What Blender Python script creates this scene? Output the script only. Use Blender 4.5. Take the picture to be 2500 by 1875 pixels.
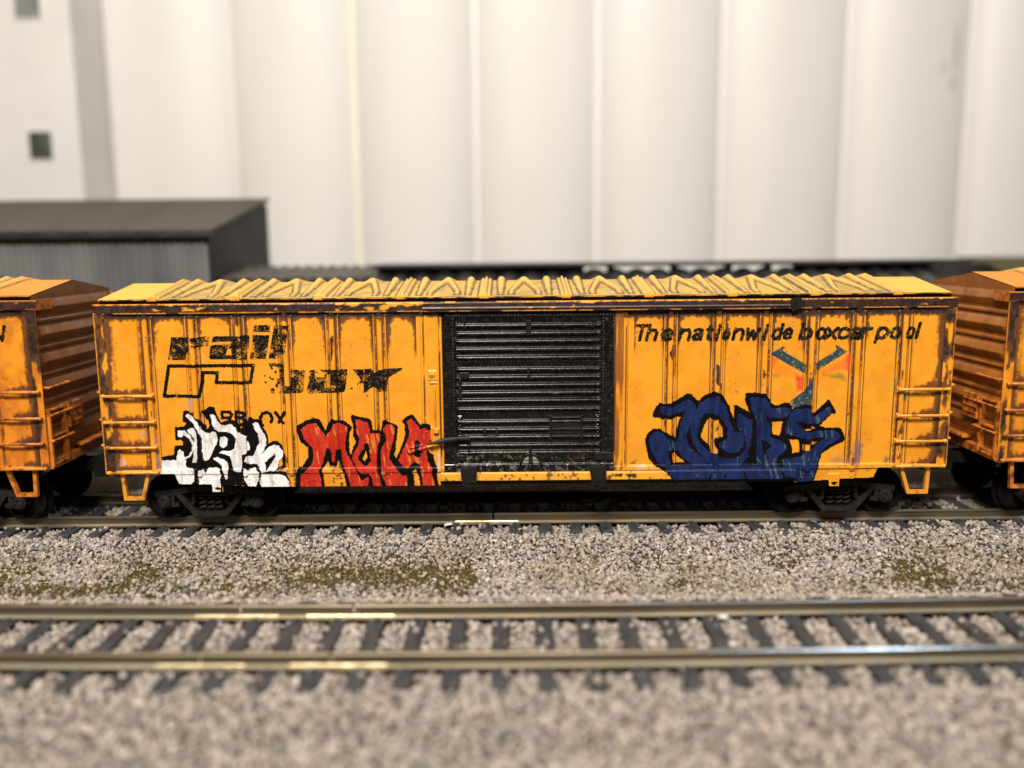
import bpy, bmesh, math, random
import numpy as np
from mathutils import Matrix, Vector

S = 0.001                      # everything below is measured in millimetres of the model railway
scn = bpy.context.scene
COL = scn.collection
for o in list(bpy.data.objects): bpy.data.objects.remove(o)

# ------------------------------------------------------------------ camera
CAM = np.array([-2.5923, -179.7211, 59.0205]); YAW, PITCH, ROLL, FPX = -.0012, .1563, -.009, 2130.69
_c, _s = math.cos(YAW), math.sin(YAW)
FW = np.array([_s*math.cos(PITCH), _c*math.cos(PITCH), -math.sin(PITCH)])
RT = np.array([_c, -_s, 0.]); UP = np.cross(RT, FW)
R2 = RT*math.cos(ROLL)+UP*math.sin(ROLL); U2 = -RT*math.sin(ROLL)+UP*math.cos(ROLL)
cd = bpy.data.cameras.new('camera'); cam = bpy.data.objects.new('camera', cd); COL.objects.link(cam)
cam.matrix_world = Matrix(((R2[0], U2[0], -FW[0], CAM[0]*S), (R2[1], U2[1], -FW[1], CAM[1]*S),
                           (R2[2], U2[2], -FW[2], CAM[2]*S), (0, 0, 0, 1)))
cd.sensor_fit = 'HORIZONTAL'; cd.sensor_width = 36; cd.lens = 36*FPX/2500
cd.clip_start = .005; cd.clip_end = 10
cd.dof.use_dof = True; cd.dof.focus_distance = .1835; cd.dof.aperture_fstop = 7.8
scn.camera = cam

# ------------------------------------------------------------------ light
w = bpy.data.worlds.new('World'); scn.world = w; w.use_nodes = True
w.node_tree.nodes['Background'].inputs[0].default_value = (1, .93, .85, 1)
w.node_tree.nodes['Background'].inputs[1].default_value = .03
def area(name, loc, target, size, power, col):
    l = bpy.data.lights.new(name, 'AREA'); l.shape = 'RECTANGLE'; l.size = size[0]*S; l.size_y = size[1]*S
    l.energy = power; l.color = col
    o = bpy.data.objects.new(name, l); COL.objects.link(o); o.location = Vector(loc)*S
    o.rotation_euler = (Vector(target)-Vector(loc)).to_track_quat('-Z', 'Y').to_euler()
area('overhead_light', (-90, -420, 450), (10, 0, 25), (200, 110), 5.4, (1, .91, .80))
area('overhead_light', (-40, -120, 430), (20, -60, 0), (240, 120), .9, (1, .92, .81))  # weak soft fill light added over the train
area('cool_lamp', (255, -370, 470), (40, -20, 10), (130, 60), 1.15, (.78, .90, 1))
scn.view_settings.view_transform = 'Standard'; scn.view_settings.look = 'None'
scn.view_settings.exposure = 0; scn.view_settings.gamma = 1
scn.render.engine = 'CYCLES'; scn.cycles.max_bounces = 6

# ------------------------------------------------------------------ helpers
rng = np.random.default_rng(7); random.seed(7)
def ss(a, b, x):
    t = np.clip((x-a)/(b-a), 0, 1); return t*t*(3-2*t)
_lat = rng.random((64, 256, 256)).astype(np.float32)
def vn(x, y, sc, seed=0):
    L = _lat[seed % 64]; x = np.asarray(x)*sc+seed*17.3; y = np.asarray(y)*sc+seed*9.1
    xi = np.floor(x).astype(int); yi = np.floor(y).astype(int); fx = x-xi; fy = y-yi
    fx = fx*fx*(3-2*fx); fy = fy*fy*(3-2*fy); a = xi & 255; b = yi & 255; a1 = (xi+1) & 255; b1 = (yi+1) & 255
    return (L[a, b]*(1-fx)+L[a1, b]*fx)*(1-fy)+(L[a, b1]*(1-fx)+L[a1, b1]*fx)*fy
def fbm(x, y, sc, seed=0, n=4):
    r = 0; a = .5
    for i in range(n): r = r+a*vn(x, y, sc*2**i, seed+i); a *= .5
    return r/(1-.5**n)
def inpoly(X, Z, P):
    m = np.zeros(X.shape, bool); n = len(P)
    for i in range(n):
        x0, z0 = P[i]; x1, z1 = P[(i+1) % n]
        if z0 == z1: continue
        c = ((Z >= z0) != (Z >= z1)); m ^= c & (X < (x1-x0)*(Z-z0)/(z1-z0)+x0)
    return m
def segd(X, Z, P):
    d = np.full(X.shape, 1e9)
    for (x0, z0), (x1, z1) in zip(P[:-1], P[1:]):
        L2 = (x1-x0)**2+(z1-z0)**2+1e-12; t = np.clip(((X-x0)*(x1-x0)+(Z-z0)*(z1-z0))/L2, 0, 1)
        d = np.minimum(d, np.hypot(X-x0-t*(x1-x0), Z-z0-t*(z1-z0)))
    return d
def T(px, py, yy=0.):          # a point of the traced picture -> (x, z) on the car side
    d = R2*(px-1250)/FPX-U2*(py-937.5)/FPX+FW; t = (yy-CAM[1])/d[1]; p = CAM+t*d
    return (p[0], p[2])
def tr(pts, ox, oy, k, yy=.2): return [T(ox+k*x, oy+k*y, yy) for x, y in pts]
def mix(a, b, t): return a+(b-a)*t[..., None]
def C3(c, like): return np.broadcast_to(np.array(c, float), like.shape+(3,)).copy()

def new_obj(name, me, mat, parent=None):
    o = bpy.data.objects.new(name, me); COL.objects.link(o)
    if mat: me.materials.append(mat)
    if parent: o.parent = parent
    return o
def raw_mesh(name, V, F, smooth=True, col=None):
    """V (n,3) in mm, F (m,k) same-sized faces"""
    me = bpy.data.meshes.new(name); V = np.asarray(V, np.float32)*S; F = np.asarray(F, np.int32); k = F.shape[1]
    me.vertices.add(len(V)); me.vertices.foreach_set('co', V.ravel())
    me.loops.add(F.size); me.loops.foreach_set('vertex_index', F.ravel())
    me.polygons.add(len(F)); me.polygons.foreach_set('loop_start', np.arange(0, F.size, k, dtype=np.int32))
    me.polygons.foreach_set('use_smooth', np.full(len(F), smooth))
    if col is not None:
        a = me.color_attributes.new('Col', 'FLOAT_COLOR', 'POINT')
        c = np.ones((len(V), 4), np.float32); c[:, :3] = col.reshape(-1, 3); a.data.foreach_set('color', c.ravel())
    me.update(calc_edges=True); me.validate()
    return me
def grid_mesh(name, P, keep=None, col=None, flip=False, smooth=True):
    """P (a,b,3); keep (a,b) bool per vertex"""
    a, b = P.shape[:2]; idx = np.arange(a*b).reshape(a, b)
    F = np.stack([idx[:-1, :-1], idx[:-1, 1:], idx[1:, 1:], idx[1:, :-1]], -1).reshape(-1, 4)
    if flip: F = F[:, ::-1]
    V = P.reshape(-1, 3); c = None if col is None else col.reshape(-1, 3)
    if keep is not None:
        k = keep.ravel(); F = F[k[F].sum(1) >= 3]
        u, inv = np.unique(F, return_inverse=True); F = inv.reshape(-1, 4); V = V[u]
        if c is not None: c = c[u]
    return raw_mesh(name, V, F, smooth, c)

class MB:                       # collects simple solids into one mesh (mm)
    def __init__(s): s.v = []; s.f = []
    def add(s, v, f):
        n = len(s.v); s.v += [tuple(p) for p in v]; s.f += [[i+n for i in q] for q in f]; return s
    def box(s, x0, x1, y0, y1, z0, z1, bev=0):
        if bev <= 0:
            v = [(x, y, z) for z in (z0, z1) for y in (y0, y1) for x in (x0, x1)]
            return s.add(v, [(0, 2, 3, 1), (4, 5, 7, 6), (0, 1, 5, 4), (2, 6, 7, 3), (0, 4, 6, 2), (1, 3, 7, 5)])
        b = bev; P = [(x0+b, z0), (x1-b, z0), (x1, z0+b), (x1, z1-b), (x1-b, z1), (x0+b, z1), (x0, z1-b), (x0, z0+b)]
        Q = [(x0+2*b if x < (x0+x1)/2 else x1-2*b, z0+2*b if z < (z0+z1)/2 else z1-2*b) for x, z in P]
        Q = [(min(max(x, x0+b), x1-b), min(max(z, z0+b), z1-b)) for x, z in P]
        v = [(x, y0, z) for x, z in Q]+[(x, y0+b, z) for x, z in P]+[(x, y1, z) for x, z in P]; n = 8
        f = [tuple(range(n)), tuple(range(3*n-1, 2*n-1, -1))]
        for L in (0, n):
            f += [(L+i, L+n+i, L+n+(i+1) % n, L+(i+1) % n) for i in range(n)]
        return s.add(v, f)
    def band(s, P, wd, y0, y1):  # flat bar of one width along a bent line in (x,z), mitred
        P = [Vector(p) for p in P]; Lf = []; Rt = []
        for i, p in enumerate(P):
            u = (P[i]-P[i-1]).normalized() if i else None; v = (P[i+1]-P[i]).normalized() if i < len(P)-1 else None
            u = u or v; v = v or u; n = Vector((-u.y-v.y, u.x+v.x)).normalized(); k = wd/2/max(.4, n.dot(Vector((-u.y, u.x)))); Lf.append(p+n*k); Rt.append(p-n*k)
        n = len(P); v = [(q.x, y, q.y) for y in (y0, y1) for q in Lf+Rt]; N = 2*n; f = [(0, n, N+n, N), (n-1, N+n-1, N+2*n-1, 2*n-1)]
        for i in range(n-1):
            f += [(i, i+1, n+i+1, n+i), (N+i, N+n+i, N+n+i+1, N+i+1), (i, N+i, N+i+1, i+1), (n+i, n+i+1, N+n+i+1, N+n+i)]
        return s.add(v, f)
    def prism(s, P, y0, y1):     # polygon in (x,z) extruded along y
        n = len(P); v = [(x, y0, z) for x, z in P]+[(x, y1, z) for x, z in P]
        return s.add(v, [tuple(range(n)), tuple(range(2*n-1, n-1, -1))]+[(i, n+i, n+(i+1) % n, (i+1) % n) for i in range(n)])
    def tube(s, path, r, n=8, close=False):
        path = [Vector(p) for p in path]; m = len(path); rings = []; rr = r if isinstance(r, (list, tuple)) else [r]*m
        ref = Vector((0.13, .27, .95))
        for i, p in enumerate(path):
            t = (path[(i+1) % m] if (close or i < m-1) else p)-(path[i-1] if (close or i > 0) else p)
            t.normalize(); u = t.cross(ref)
            if u.length < .05: u = t.cross(Vector((1, 0, 0)))
            u.normalize(); q = t.cross(u)
            rings.append([p+(u*math.cos(2*math.pi*k/n)+q*math.sin(2*math.pi*k/n))*rr[i] for k in range(n)])
        v = [p for R in rings for p in R]; f = []
        for i in range(m if close else m-1):
            a, b = i*n, ((i+1) % m)*n
            f += [(a+k, a+(k+1) % n, b+(k+1) % n, b+k) for k in range(n)]
        if not close: f += [tuple(range(n-1, -1, -1)), tuple(range((m-1)*n, m*n))]
        return s.add(v, f)
    def lathe(s, c, prof, n=28, axis='y'):   # prof: list of (radius, offset along axis)
        v = []
        for r, h in prof:
            for k in range(n):
                a = 2*math.pi*k/n; p, q = r*math.cos(a), r*math.sin(a)
                v.append((c[0]+p, c[1]+h, c[2]+q) if axis == 'y' else (c[0]+h, c[1]+p, c[2]+q) if axis == 'x' else (c[0]+p, c[1]+q, c[2]+h))
        f = [(i*n+k, i*n+(k+1) % n, (i+1)*n+(k+1) % n, (i+1)*n+k) for i in range(len(prof)-1) for k in range(n)]
        f += [tuple(range(n-1, -1, -1)), tuple(range((len(prof)-1)*n, len(prof)*n))]
        return s.add(v, f)
    def ball(s, c, r, n=8): return s.lathe(c, [(max(.02*r, r*math.sin(math.pi*i/n)), -r*math.cos(math.pi*i/n)) for i in range(n+1)], 2*n)
    def build(s, name, mat, parent=None, smooth=True):
        me = bpy.data.meshes.new(name); me.from_pydata([(x*S, y*S, z*S) for x, y, z in s.v], [], s.f)
        bm = bmesh.new(); bm.from_mesh(me); bmesh.ops.recalc_face_normals(bm, faces=bm.faces); bm.to_mesh(me); bm.free()
        if smooth:
            me.polygons.foreach_set('use_smooth', np.full(len(me.polygons), True)); me.set_sharp_from_angle(angle=math.radians(35))
        return new_obj(name, me, mat, parent)

def tag(o, label=None, cat=None, group=None, kind=None):
    for k, v in (('label', label), ('category', cat), ('group', group), ('kind', kind)):
        if v: o[k] = v
    return o
def empty(name, loc, label, cat, group=None):
    o = bpy.data.objects.new(name, None); COL.objects.link(o); o.location = Vector(loc)*S; o.empty_display_size = .005
    return tag(o, label, cat, group)

# ------------------------------------------------------------------ materials
def principled(name):
    m = bpy.data.materials.new(name); m.use_nodes = True; nt = m.node_tree
    return m, nt, nt.nodes['Principled BSDF']
def add_bump(nt, b, scale, dist, detail=3):
    tc = nt.nodes.new('ShaderNodeTexCoord'); n = nt.nodes.new('ShaderNodeTexNoise'); bp = nt.nodes.new('ShaderNodeBump')
    n.inputs['Scale'].default_value = scale/S; n.inputs['Detail'].default_value = detail
    bp.inputs['Strength'].default_value = 1; bp.inputs['Distance'].default_value = dist*S
    nt.links.new(tc.outputs['Object'], n.inputs['Vector']); nt.links.new(n.outputs['Fac'], bp.inputs['Height'])
    nt.links.new(bp.outputs[0], b.inputs['Normal']); return n, tc
def m_attr(name, rough=.45, bump=(1.5, .03), spec=.5, rvar=.15, coat=0):
    m, nt, b = principled(name); a = nt.nodes.new('ShaderNodeAttribute'); a.attribute_name = 'Col'
    nt.links.new(a.outputs['Color'], b.inputs['Base Color']); b.inputs['Specular IOR Level'].default_value = spec
    n, tc = add_bump(nt, b, *bump)
    n2 = nt.nodes.new('ShaderNodeTexNoise'); n2.inputs['Scale'].default_value = .35/S; n2.inputs['Detail'].default_value = 4
    mr = nt.nodes.new('ShaderNodeMapRange'); mr.inputs['From Min'].default_value = .3; mr.inputs['From Max'].default_value = .7
    mr.inputs['To Min'].default_value = rough-rvar; mr.inputs['To Max'].default_value = rough+rvar
    nt.links.new(tc.outputs['Object'], n2.inputs['Vector']); nt.links.new(n2.outputs['Fac'], mr.inputs['Value']); nt.links.new(mr.outputs[0], b.inputs['Roughness'])
    b.inputs['Coat Weight'].default_value = coat; b.inputs['Coat Roughness'].default_value = .15
    return m
def m_noise(name, c0, c1, scale=.5, rough=.5, metal=0, bump=(2, .02), lo=.35, hi=.65, stretch=None, spec=.5):
    m, nt, b = principled(name); n, tc = add_bump(nt, b, *bump)
    k = nt.nodes.new('ShaderNodeTexNoise'); k.inputs['Scale'].default_value = scale/S; k.inputs['Detail'].default_value = 5
    src = tc.outputs['Object']
    if stretch:
        mp = nt.nodes.new('ShaderNodeMapping'); mp.inputs['Scale'].default_value = stretch; nt.links.new(src, mp.inputs[0]); src = mp.outputs[0]
    nt.links.new(src, k.inputs['Vector'])
    r = nt.nodes.new('ShaderNodeValToRGB'); r.color_ramp.elements[0].position = lo; r.color_ramp.elements[1].position = hi
    r.color_ramp.elements[0].color = (*c0, 1); r.color_ramp.elements[1].color = (*c1, 1)
    nt.links.new(k.outputs['Fac'], r.inputs[0]); nt.links.new(r.outputs[0], b.inputs['Base Color'])
    b.inputs['Roughness'].default_value = rough; b.inputs['Metallic'].default_value = metal; b.inputs['Specular IOR Level'].default_value = spec
    return m
M = dict(
 side=m_attr('weathered_yellow_paint', .42, (1.2, .03), .45),
 dec=m_attr('worn_black_lettering', .55, (3, .03), .08),
 graf=m_attr('thick_brushed_paint', .33, (2.2, .08), .2, .10, .06),
 roof=m_attr('dusty_roof_paint', .62, (2.5, .04), .3),
 door=m_attr('black_gloss_paint', .22, (2.5, .02), .42, .06),
 blk=m_noise('black_gloss_metal', (.006, .006, .0065), (.018, .0165, .015), 1, .33, 0, (3, .02), spec=.4),
 frame=m_noise('brown_black_side_frame', (.009, .008, .007), (.022, .019, .016), .8, .6, 0, (2, .03), spec=.3),
 truck=m_noise('black_plastic', (.004, .0036, .0032), (.010, .009, .008), .8, .7, 0, (2, .03), spec=.12),
 edge=m_noise('grimy_roof_edge', (.035, .018, .011), (.66, .30, .035), .4, .5, 0, (2, .03), .44, .56),
 yel=m_noise('yellow_fitting_paint', (.20, .07, .012), (.72, .30, .03), .55, .4, 0, (2, .03), .28, .46),
 ora=m_noise('rusty_orange_fitting_paint', (.10, .025, .008), (.62, .19, .018), .55, .45, 0, (2, .03), .32, .56),
 slot=m_noise('dark_eave_gap', (.010, .007, .005), (.035, .022, .014), .6, .6),  # darkness of the gap under the eave put into the colour
 foot=m_noise('bright_rail_foot', (.34, .295, .215), (.55, .49, .36), .3, .42, .7, (3, .02), stretch=(.15, 1, 1)),
 polish=m_noise('polished_rail_head', (.62, .66, .68), (.80, .83, .84), .2, .16, .9, (2, .004)),
 rail=m_noise('nickel_rail', (.125, .105, .07), (.235, .195, .135), .25, .42, .75, (3, .015), stretch=(.12, 1, 1)),
 join=m_noise('bright_rail_joiner', (.42, .35, .21), (.80, .70, .46), .35, .36, .8, (3, .03)),
 tie=m_noise('dark_plastic_tie', (.022, .023, .026), (.052, .052, .055), .7, .7, 0, (2.5, .08), stretch=(1, .25, 1)),
 stone=m_attr('crushed_stone', .8, (3, .08), .25, .1),
 moss=m_attr('ground_foam', .95, (5, .05), .1, .03),
 dirt=m_noise('brown_dirt', (.045, .034, .018), (.13, .105, .07), .5, .95, 0, (2, .3)),
 silo=m_noise('white_silo_plastic', (.70, .675, .645), (.775, .76, .74), .016, .5, 0, (.2, .05), stretch=(1, 1, .25)),
 seam=m_noise('cream_seam_strip', (.80, .75, .60), (.85, .82, .70), .05, .4),
 seamw=m_noise('white_seam_strip', (.82, .80, .76), (.86, .85, .82), .05, .4),
 tower=m_noise('white_tower_plastic', (.69, .67, .65), (.75, .74, .725), .03, .6, 0, (.3, .05)),
 glass=m_noise('dark_green_window', (.05, .06, .045), (.13, .14, .12), .05, .25),
 greyglass=m_noise('grey_window', (.20, .20, .20), (.27, .27, .28), .05, .25),
 shedw=m_noise('grey_corrugated_wall', (.075, .078, .08), (.155, .155, .155), .07, .6, .0, (.5, .1), stretch=(1, 1, .15)),
 shedr=m_noise('brown_grey_roof', (.052, .045, .036), (.082, .072, .060), .04, .75, 0, (.6, .1), stretch=(1, .3, 1)),
 dark=m_noise('black_shed_plastic', (.012, .012, .013), (.032, .031, .030), .1, .4, 0, (.5, .05)),
 end=m_noise('dark_grey_end_wall', (.028, .027, .026), (.05, .048, .045), .06, .7),
 brown=m_noise('dark_brown_sheet', (.05, .044, .036), (.10, .09, .075), .1, .6),
 olive=m_noise('olive_wall', (.07, .062, .02), (.12, .105, .045), .05, .8),
 pebble=m_noise('white_pebble', (.55, .5, .46), (.75, .71, .66), .6, .8, 0, (2, .1)),
)

# ------------------------------------------------------------------ side of the boxcar (height and colour fields)
RIBS = [-78.63, -69.1, -59.45, -49.75, -40.0, -30.17, 30.18, 40.05, 49.8, 59.45, 69.02, 78.63]
EDGES = [-86.9]+RIBS[:6]+[-21.2, 21.2]+RIBS[6:]+[86.9]
OUT = [(-89, 12), (-74.6, 12), (-73.7, 9.75), (-66.7, 9.6), (-66.6, 8.0), (-64.4, 8.0), (-64.3, 9.5), (-56.5, 8.95), (56.9, 8.95), (64.2, 9.45), (64.3, 8.05),
       (66.5, 8.05), (66.6, 9.6), (73.7, 9.85), (74.6, 12), (89, 12), (89, 46.1), (-89, 46.1)]
def bump(d, r, e=.1): return 1-ss(r-e, r+e, d)
def side_y(X, Z, graffiti_bits=True):
    y = np.full(X.shape, .5); aX = np.abs(X)
    for c in RIBS:
        d = np.abs(X-c); y = np.minimum(y, .5-.26*bump(np.abs(d-1.28), .17)*bump(np.abs(Z-29.1), 16.2, .2))
    # posts by the door, corner posts, end panel frames
    y = np.where((X > -21.0) & (X < -18.5), np.minimum(y, .18), y); y = np.where((X > 18.7) & (X < 20.4), np.minimum(y, .22), y)
    for c in (-21.4, 21.0, -18.2, 20.6): y = np.minimum(y, .5-.55*bump(np.abs(X-c), .28))
    y = np.where(aX > 87.0, 0., y)
    y = np.minimum(y, .5-.3*bump(np.abs(aX-86.2), .75)*(Z < 46))
    y = np.minimum(y, .5-.15*(ss(79.6, 79.8, aX)*ss(80.6, 80.4, aX)))
    # sill flange and skirt
    e = (aX < 78.4)
    y = np.where(e, np.minimum(y, .5-.42*ss(13.0, 12.85, Z)), y); y = np.where(e & (Z < 11.95), .5-.42+.2*ss(11.95, 11.75, Z), y)
    y = np.where((aX >= 78.4), np.minimum(y, .5-.35*ss(12.75, 12.6, Z)), y)
    for c in RIBS:
        d = np.abs(X-c); zz = np.clip(11.9-Z, 0, 9); dd = np.hypot(d, zz*.9)
        y = np.minimum(y, .5-.62*bump(dd, .52)*(Z > 11.2))
        for rx in (-.75, .75):
            for rz in (10.75, 9.95):
                r = np.hypot(X-c-rx, Z-rz); y = np.where(abs(c) < 74, y-.16*np.sqrt(np.clip(1-(r/.2)**2, 0, 1)), y)
    for q in (-65.5, 65.4):     # jacking pad tabs with their slot
        t = (np.abs(X-q) < 1.15) & (Z < 10.9); y = np.where(t, np.minimum(y, .02), y)
        y = np.where((((X-q)/.62)**2+((Z-8.75)/.3)**2 < 1), 1.4, y)
    # plate with round boss on the door post
    y = np.where((np.abs(X+19.3) < .95) & (np.abs(Z-32.6) < 1.1), np.minimum(y, 0.), y)
    r = np.hypot(X+19.5, Z-32.9); y = np.where(r < .62, np.minimum(y, -.25), y); y = np.where(r < .2, -.5, y)
    y = np.where((np.abs(X+19.1) < .85) & (np.abs(Z-31.1) < .22), np.minimum(y, -.1), y)
    y = np.where((np.abs(X+18.9) < .14) & (Z > 21.5) & (Z < 30.6), np.minimum(y, .0), y)
    if graffiti_bits:
        for P, r_, h in (([(-24.7, 16.3), (-19.8, 17.6)], .42, .75), ([(-24.3, 17.2), (-21.6, 17.9)], .25, .6), ([(-20.1, 19.0), (-19.9, 21.3)], .55, .6), ([(-21.5, 19.4), (-21.0, 20.6)], .3, .5)):
            y = np.minimum(y, .5-h*np.sqrt(np.clip(1-(segd(X, Z, P)/r_)**2, 0, 1))-.0)
    # opening behind the door, lower door track
    y = np.where((X > -17.3) & (X < 18.6) & (Z > 11.8), 1.1, y)
    t = (X > -18.15) & (X < 57.0) & (Z > 10.1) & (Z < 11.85)
    y = np.where(t, -.8, y); y = np.where((X > -18.15) & (X < 57) & (Z <= 10.1), .9, y)
    return y
def side_col(X, Z, rust=0., seed=0):
    aX = np.abs(X); n1 = fbm(X, Z, .35, 3+seed); n2 = fbm(X, Z, 1.6, 9+seed); n3 = fbm(X, Z, 5, 15+seed, 3); st = fbm(X, Z*.12, 1.4, 21+seed)
    base = mix(C3((.77, .312, .017), X), C3((.71, .268, .013), X), ss(.35, .7, n1))
    base = mix(base, C3((.72, .285, .025), X), ss(.55, .75, st)*.5)
    if rust: base = mix(base, C3((.62, .17, .012), X), np.clip(rust*(.45+ss(40, 12, Z)*.5+(n1-.5)*1.2), 0, 1))
    G = mix(C3((.020, .012, .010), X), C3((.060, .028, .018), X), ss(.4, .7, n2)); R = C3((.20, .058, .014), X)
    dirt = np.zeros(X.shape); top = ss(33, 44.5, Z)
    for i, (a, b) in enumerate(zip(EDGES[:-1], EDGES[1:])):
        if i == 7: continue
        end = i in (0, len(EDGES)-2); m = (X >= a) & (X <= b); c = (a+b)/2; hw = (b-a)/2-.7
        zl, zh = (13.3, 44.95)
        if end:              # each field between the rungs has its own rim of grime
            for (z0, z1) in ((29.6, 45), (24, 28.4), (18.5, 22.9), (13.3, 17.4)):
                qx = np.abs(X-c)-hw+1.2; qz = np.abs(Z-(z0+z1)/2)-(z1-z0)/2+1.2
                sd = np.hypot(np.maximum(qx, 0), np.maximum(qz, 0))+np.minimum(np.maximum(qx, qz), 0)-1.2
                f = ss(-1.6, 1.1, sd+(n2-.5)*1.2+(n3-.5)*.3+(st-.5)*1.2+(.28*(X-c)-.55 if c > 0 else 0))
                mm = m & (Z > z0-.55) & (Z <= z1+.55); dirt = np.where(mm, np.maximum(dirt, f*(.74 if c < 0 else .9)), dirt)
        else:
            rr = 2.2; hw = (b-a)/2-1.75; qx = np.abs(X-c)-hw+rr; qz = np.abs(Z-(zl+zh)/2)-(zh-zl)/2+rr
            sd = np.hypot(np.maximum(qx, 0), np.maximum(qz, 0))+np.minimum(np.maximum(qx, qz), 0)-rr
            sev = vn(np.float64(i*3.7), np.float64(2.2), 1., 31+seed); lop = np.sign(X-c)*(vn(np.float64(i*5.1), np.float64(7.2), 1., 33+seed)-.5)
            f = ss(-.9, .7, sd+(n2-.5)*1.3*top+(n3-.5)*.4+(st-.5)*1.6*top+lop*1.2*top+(sev-.6)*.9)
            dirt = np.where(m & (np.abs(X-c) < hw+.42), np.maximum(dirt, f*np.clip(.06+.95*top, 0, .95)), dirt)
    for c in RIBS:
        d = np.abs(X-c); s2 = ss(.28, .62, st+.25*(n3-.5)+.12*top)
        sd_ = .75+.25*np.sign(X-c)*(1 if c < 0 else -1)
        g = np.maximum.reduce([bump(np.abs(d-.68), .12, .07)*sd_, .7*bump(np.abs(d-1.03), .06, .06), .85*bump(np.abs(d-1.54), .08, .06)])*((.72+.5*s2) if c > 0 else (.45+.55*s2))
        dirt = np.maximum(dirt, g*(Z > 12.9)); dirt = np.maximum(dirt, .62*bump(d-.85, .25, .2)*(d > .55)*s2*ss(.40, .6, n2+.15*top))
        bar = bump(d, .5, .05)*(Z > 11.4)
        patch = np.maximum(ss(44.0, 45.4, Z+(n2-.5)*3), ss(.66, .71, fbm(X*.8+c, Z*.28, .9, 27+seed)+.06*top-.02)*bump(d, .36, .1))
        dirt = np.where(bar > .5, patch*.92, dirt)
    for c in (-21.1, -17.85, 20.9, 18.75): dirt = np.maximum(dirt, .8*bump(np.abs(X-c), .14, .1)*ss(.3, .5, st))
    dirt = np.maximum(dirt, np.where(X > 0, ss(43.9, 45.0, Z+(n2-.5)*1.2+(st-.5)*.8), ss(44.6, 45.2, Z+(n2-.5)*.6)))
    post = (X > 18.6) & (X < 20.35); prust = ss(.38, .6, fbm(X*2.5, Z*.1, 1., 40+seed)+.25*ss(28, 33, Z)-.06)
    cp = aX > 86.95; cpd = ss(.36, .60, fbm(X*.8, Z*.3, .7, 44+seed)+.22*ss(30, 40, Z)-.02)*.95
    dirt = np.where(cp, cpd*ss(89.0, 88.6, aX+(n3-.5)*.4), dirt)
    low = ss(13.4, 12.6, Z); dirt = np.maximum(dirt, .28*low*ss(.5, .75, n2)); dirt = np.maximum(dirt, .5*bump(np.abs(Z-11.85), .14, .08)*(aX < 78))
    spk = ss(.84, .89, vn(X, Z, 2.6, 50+seed)*.75+.25*vn(X, Z, 7, 51))*ss(.5, .6, n1); dirt = np.maximum(dirt, spk*.8)
    c = mix(base, R, np.clip(ss(.1, .5, dirt)*(1-ss(.5, .9, dirt))*1.0+rust*.35*ss(.45, .7, n1+n2*.4-.2), 0, 1))
    c = mix(c, G, np.clip(ss(.12, 1.0, dirt), 0, 1)); c = np.where((post)[..., None], mix(c, R, prust*.85), c)
    # lower door track, rusty right of the door
    t = (X > -18.15) & (X < 57) & (Z > 10.1) & (Z < 11.85)
    c = np.where(t[..., None], mix(C3((.80, .36, .03), X), G, ss(.5, .56, fbm(X*.5, Z, .9, 60))*(X > 18.7)*(Z > 10.5)*(Z < 11.4)*.9+ss(.62, .68, fbm(X, Z, 1.3, 63))*.8), c)
    c = np.where(((X > -18.15) & (X < 57) & (Z <= 10.1))[..., None], C3((.02, .012, .008), X), c)
    return c

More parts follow.
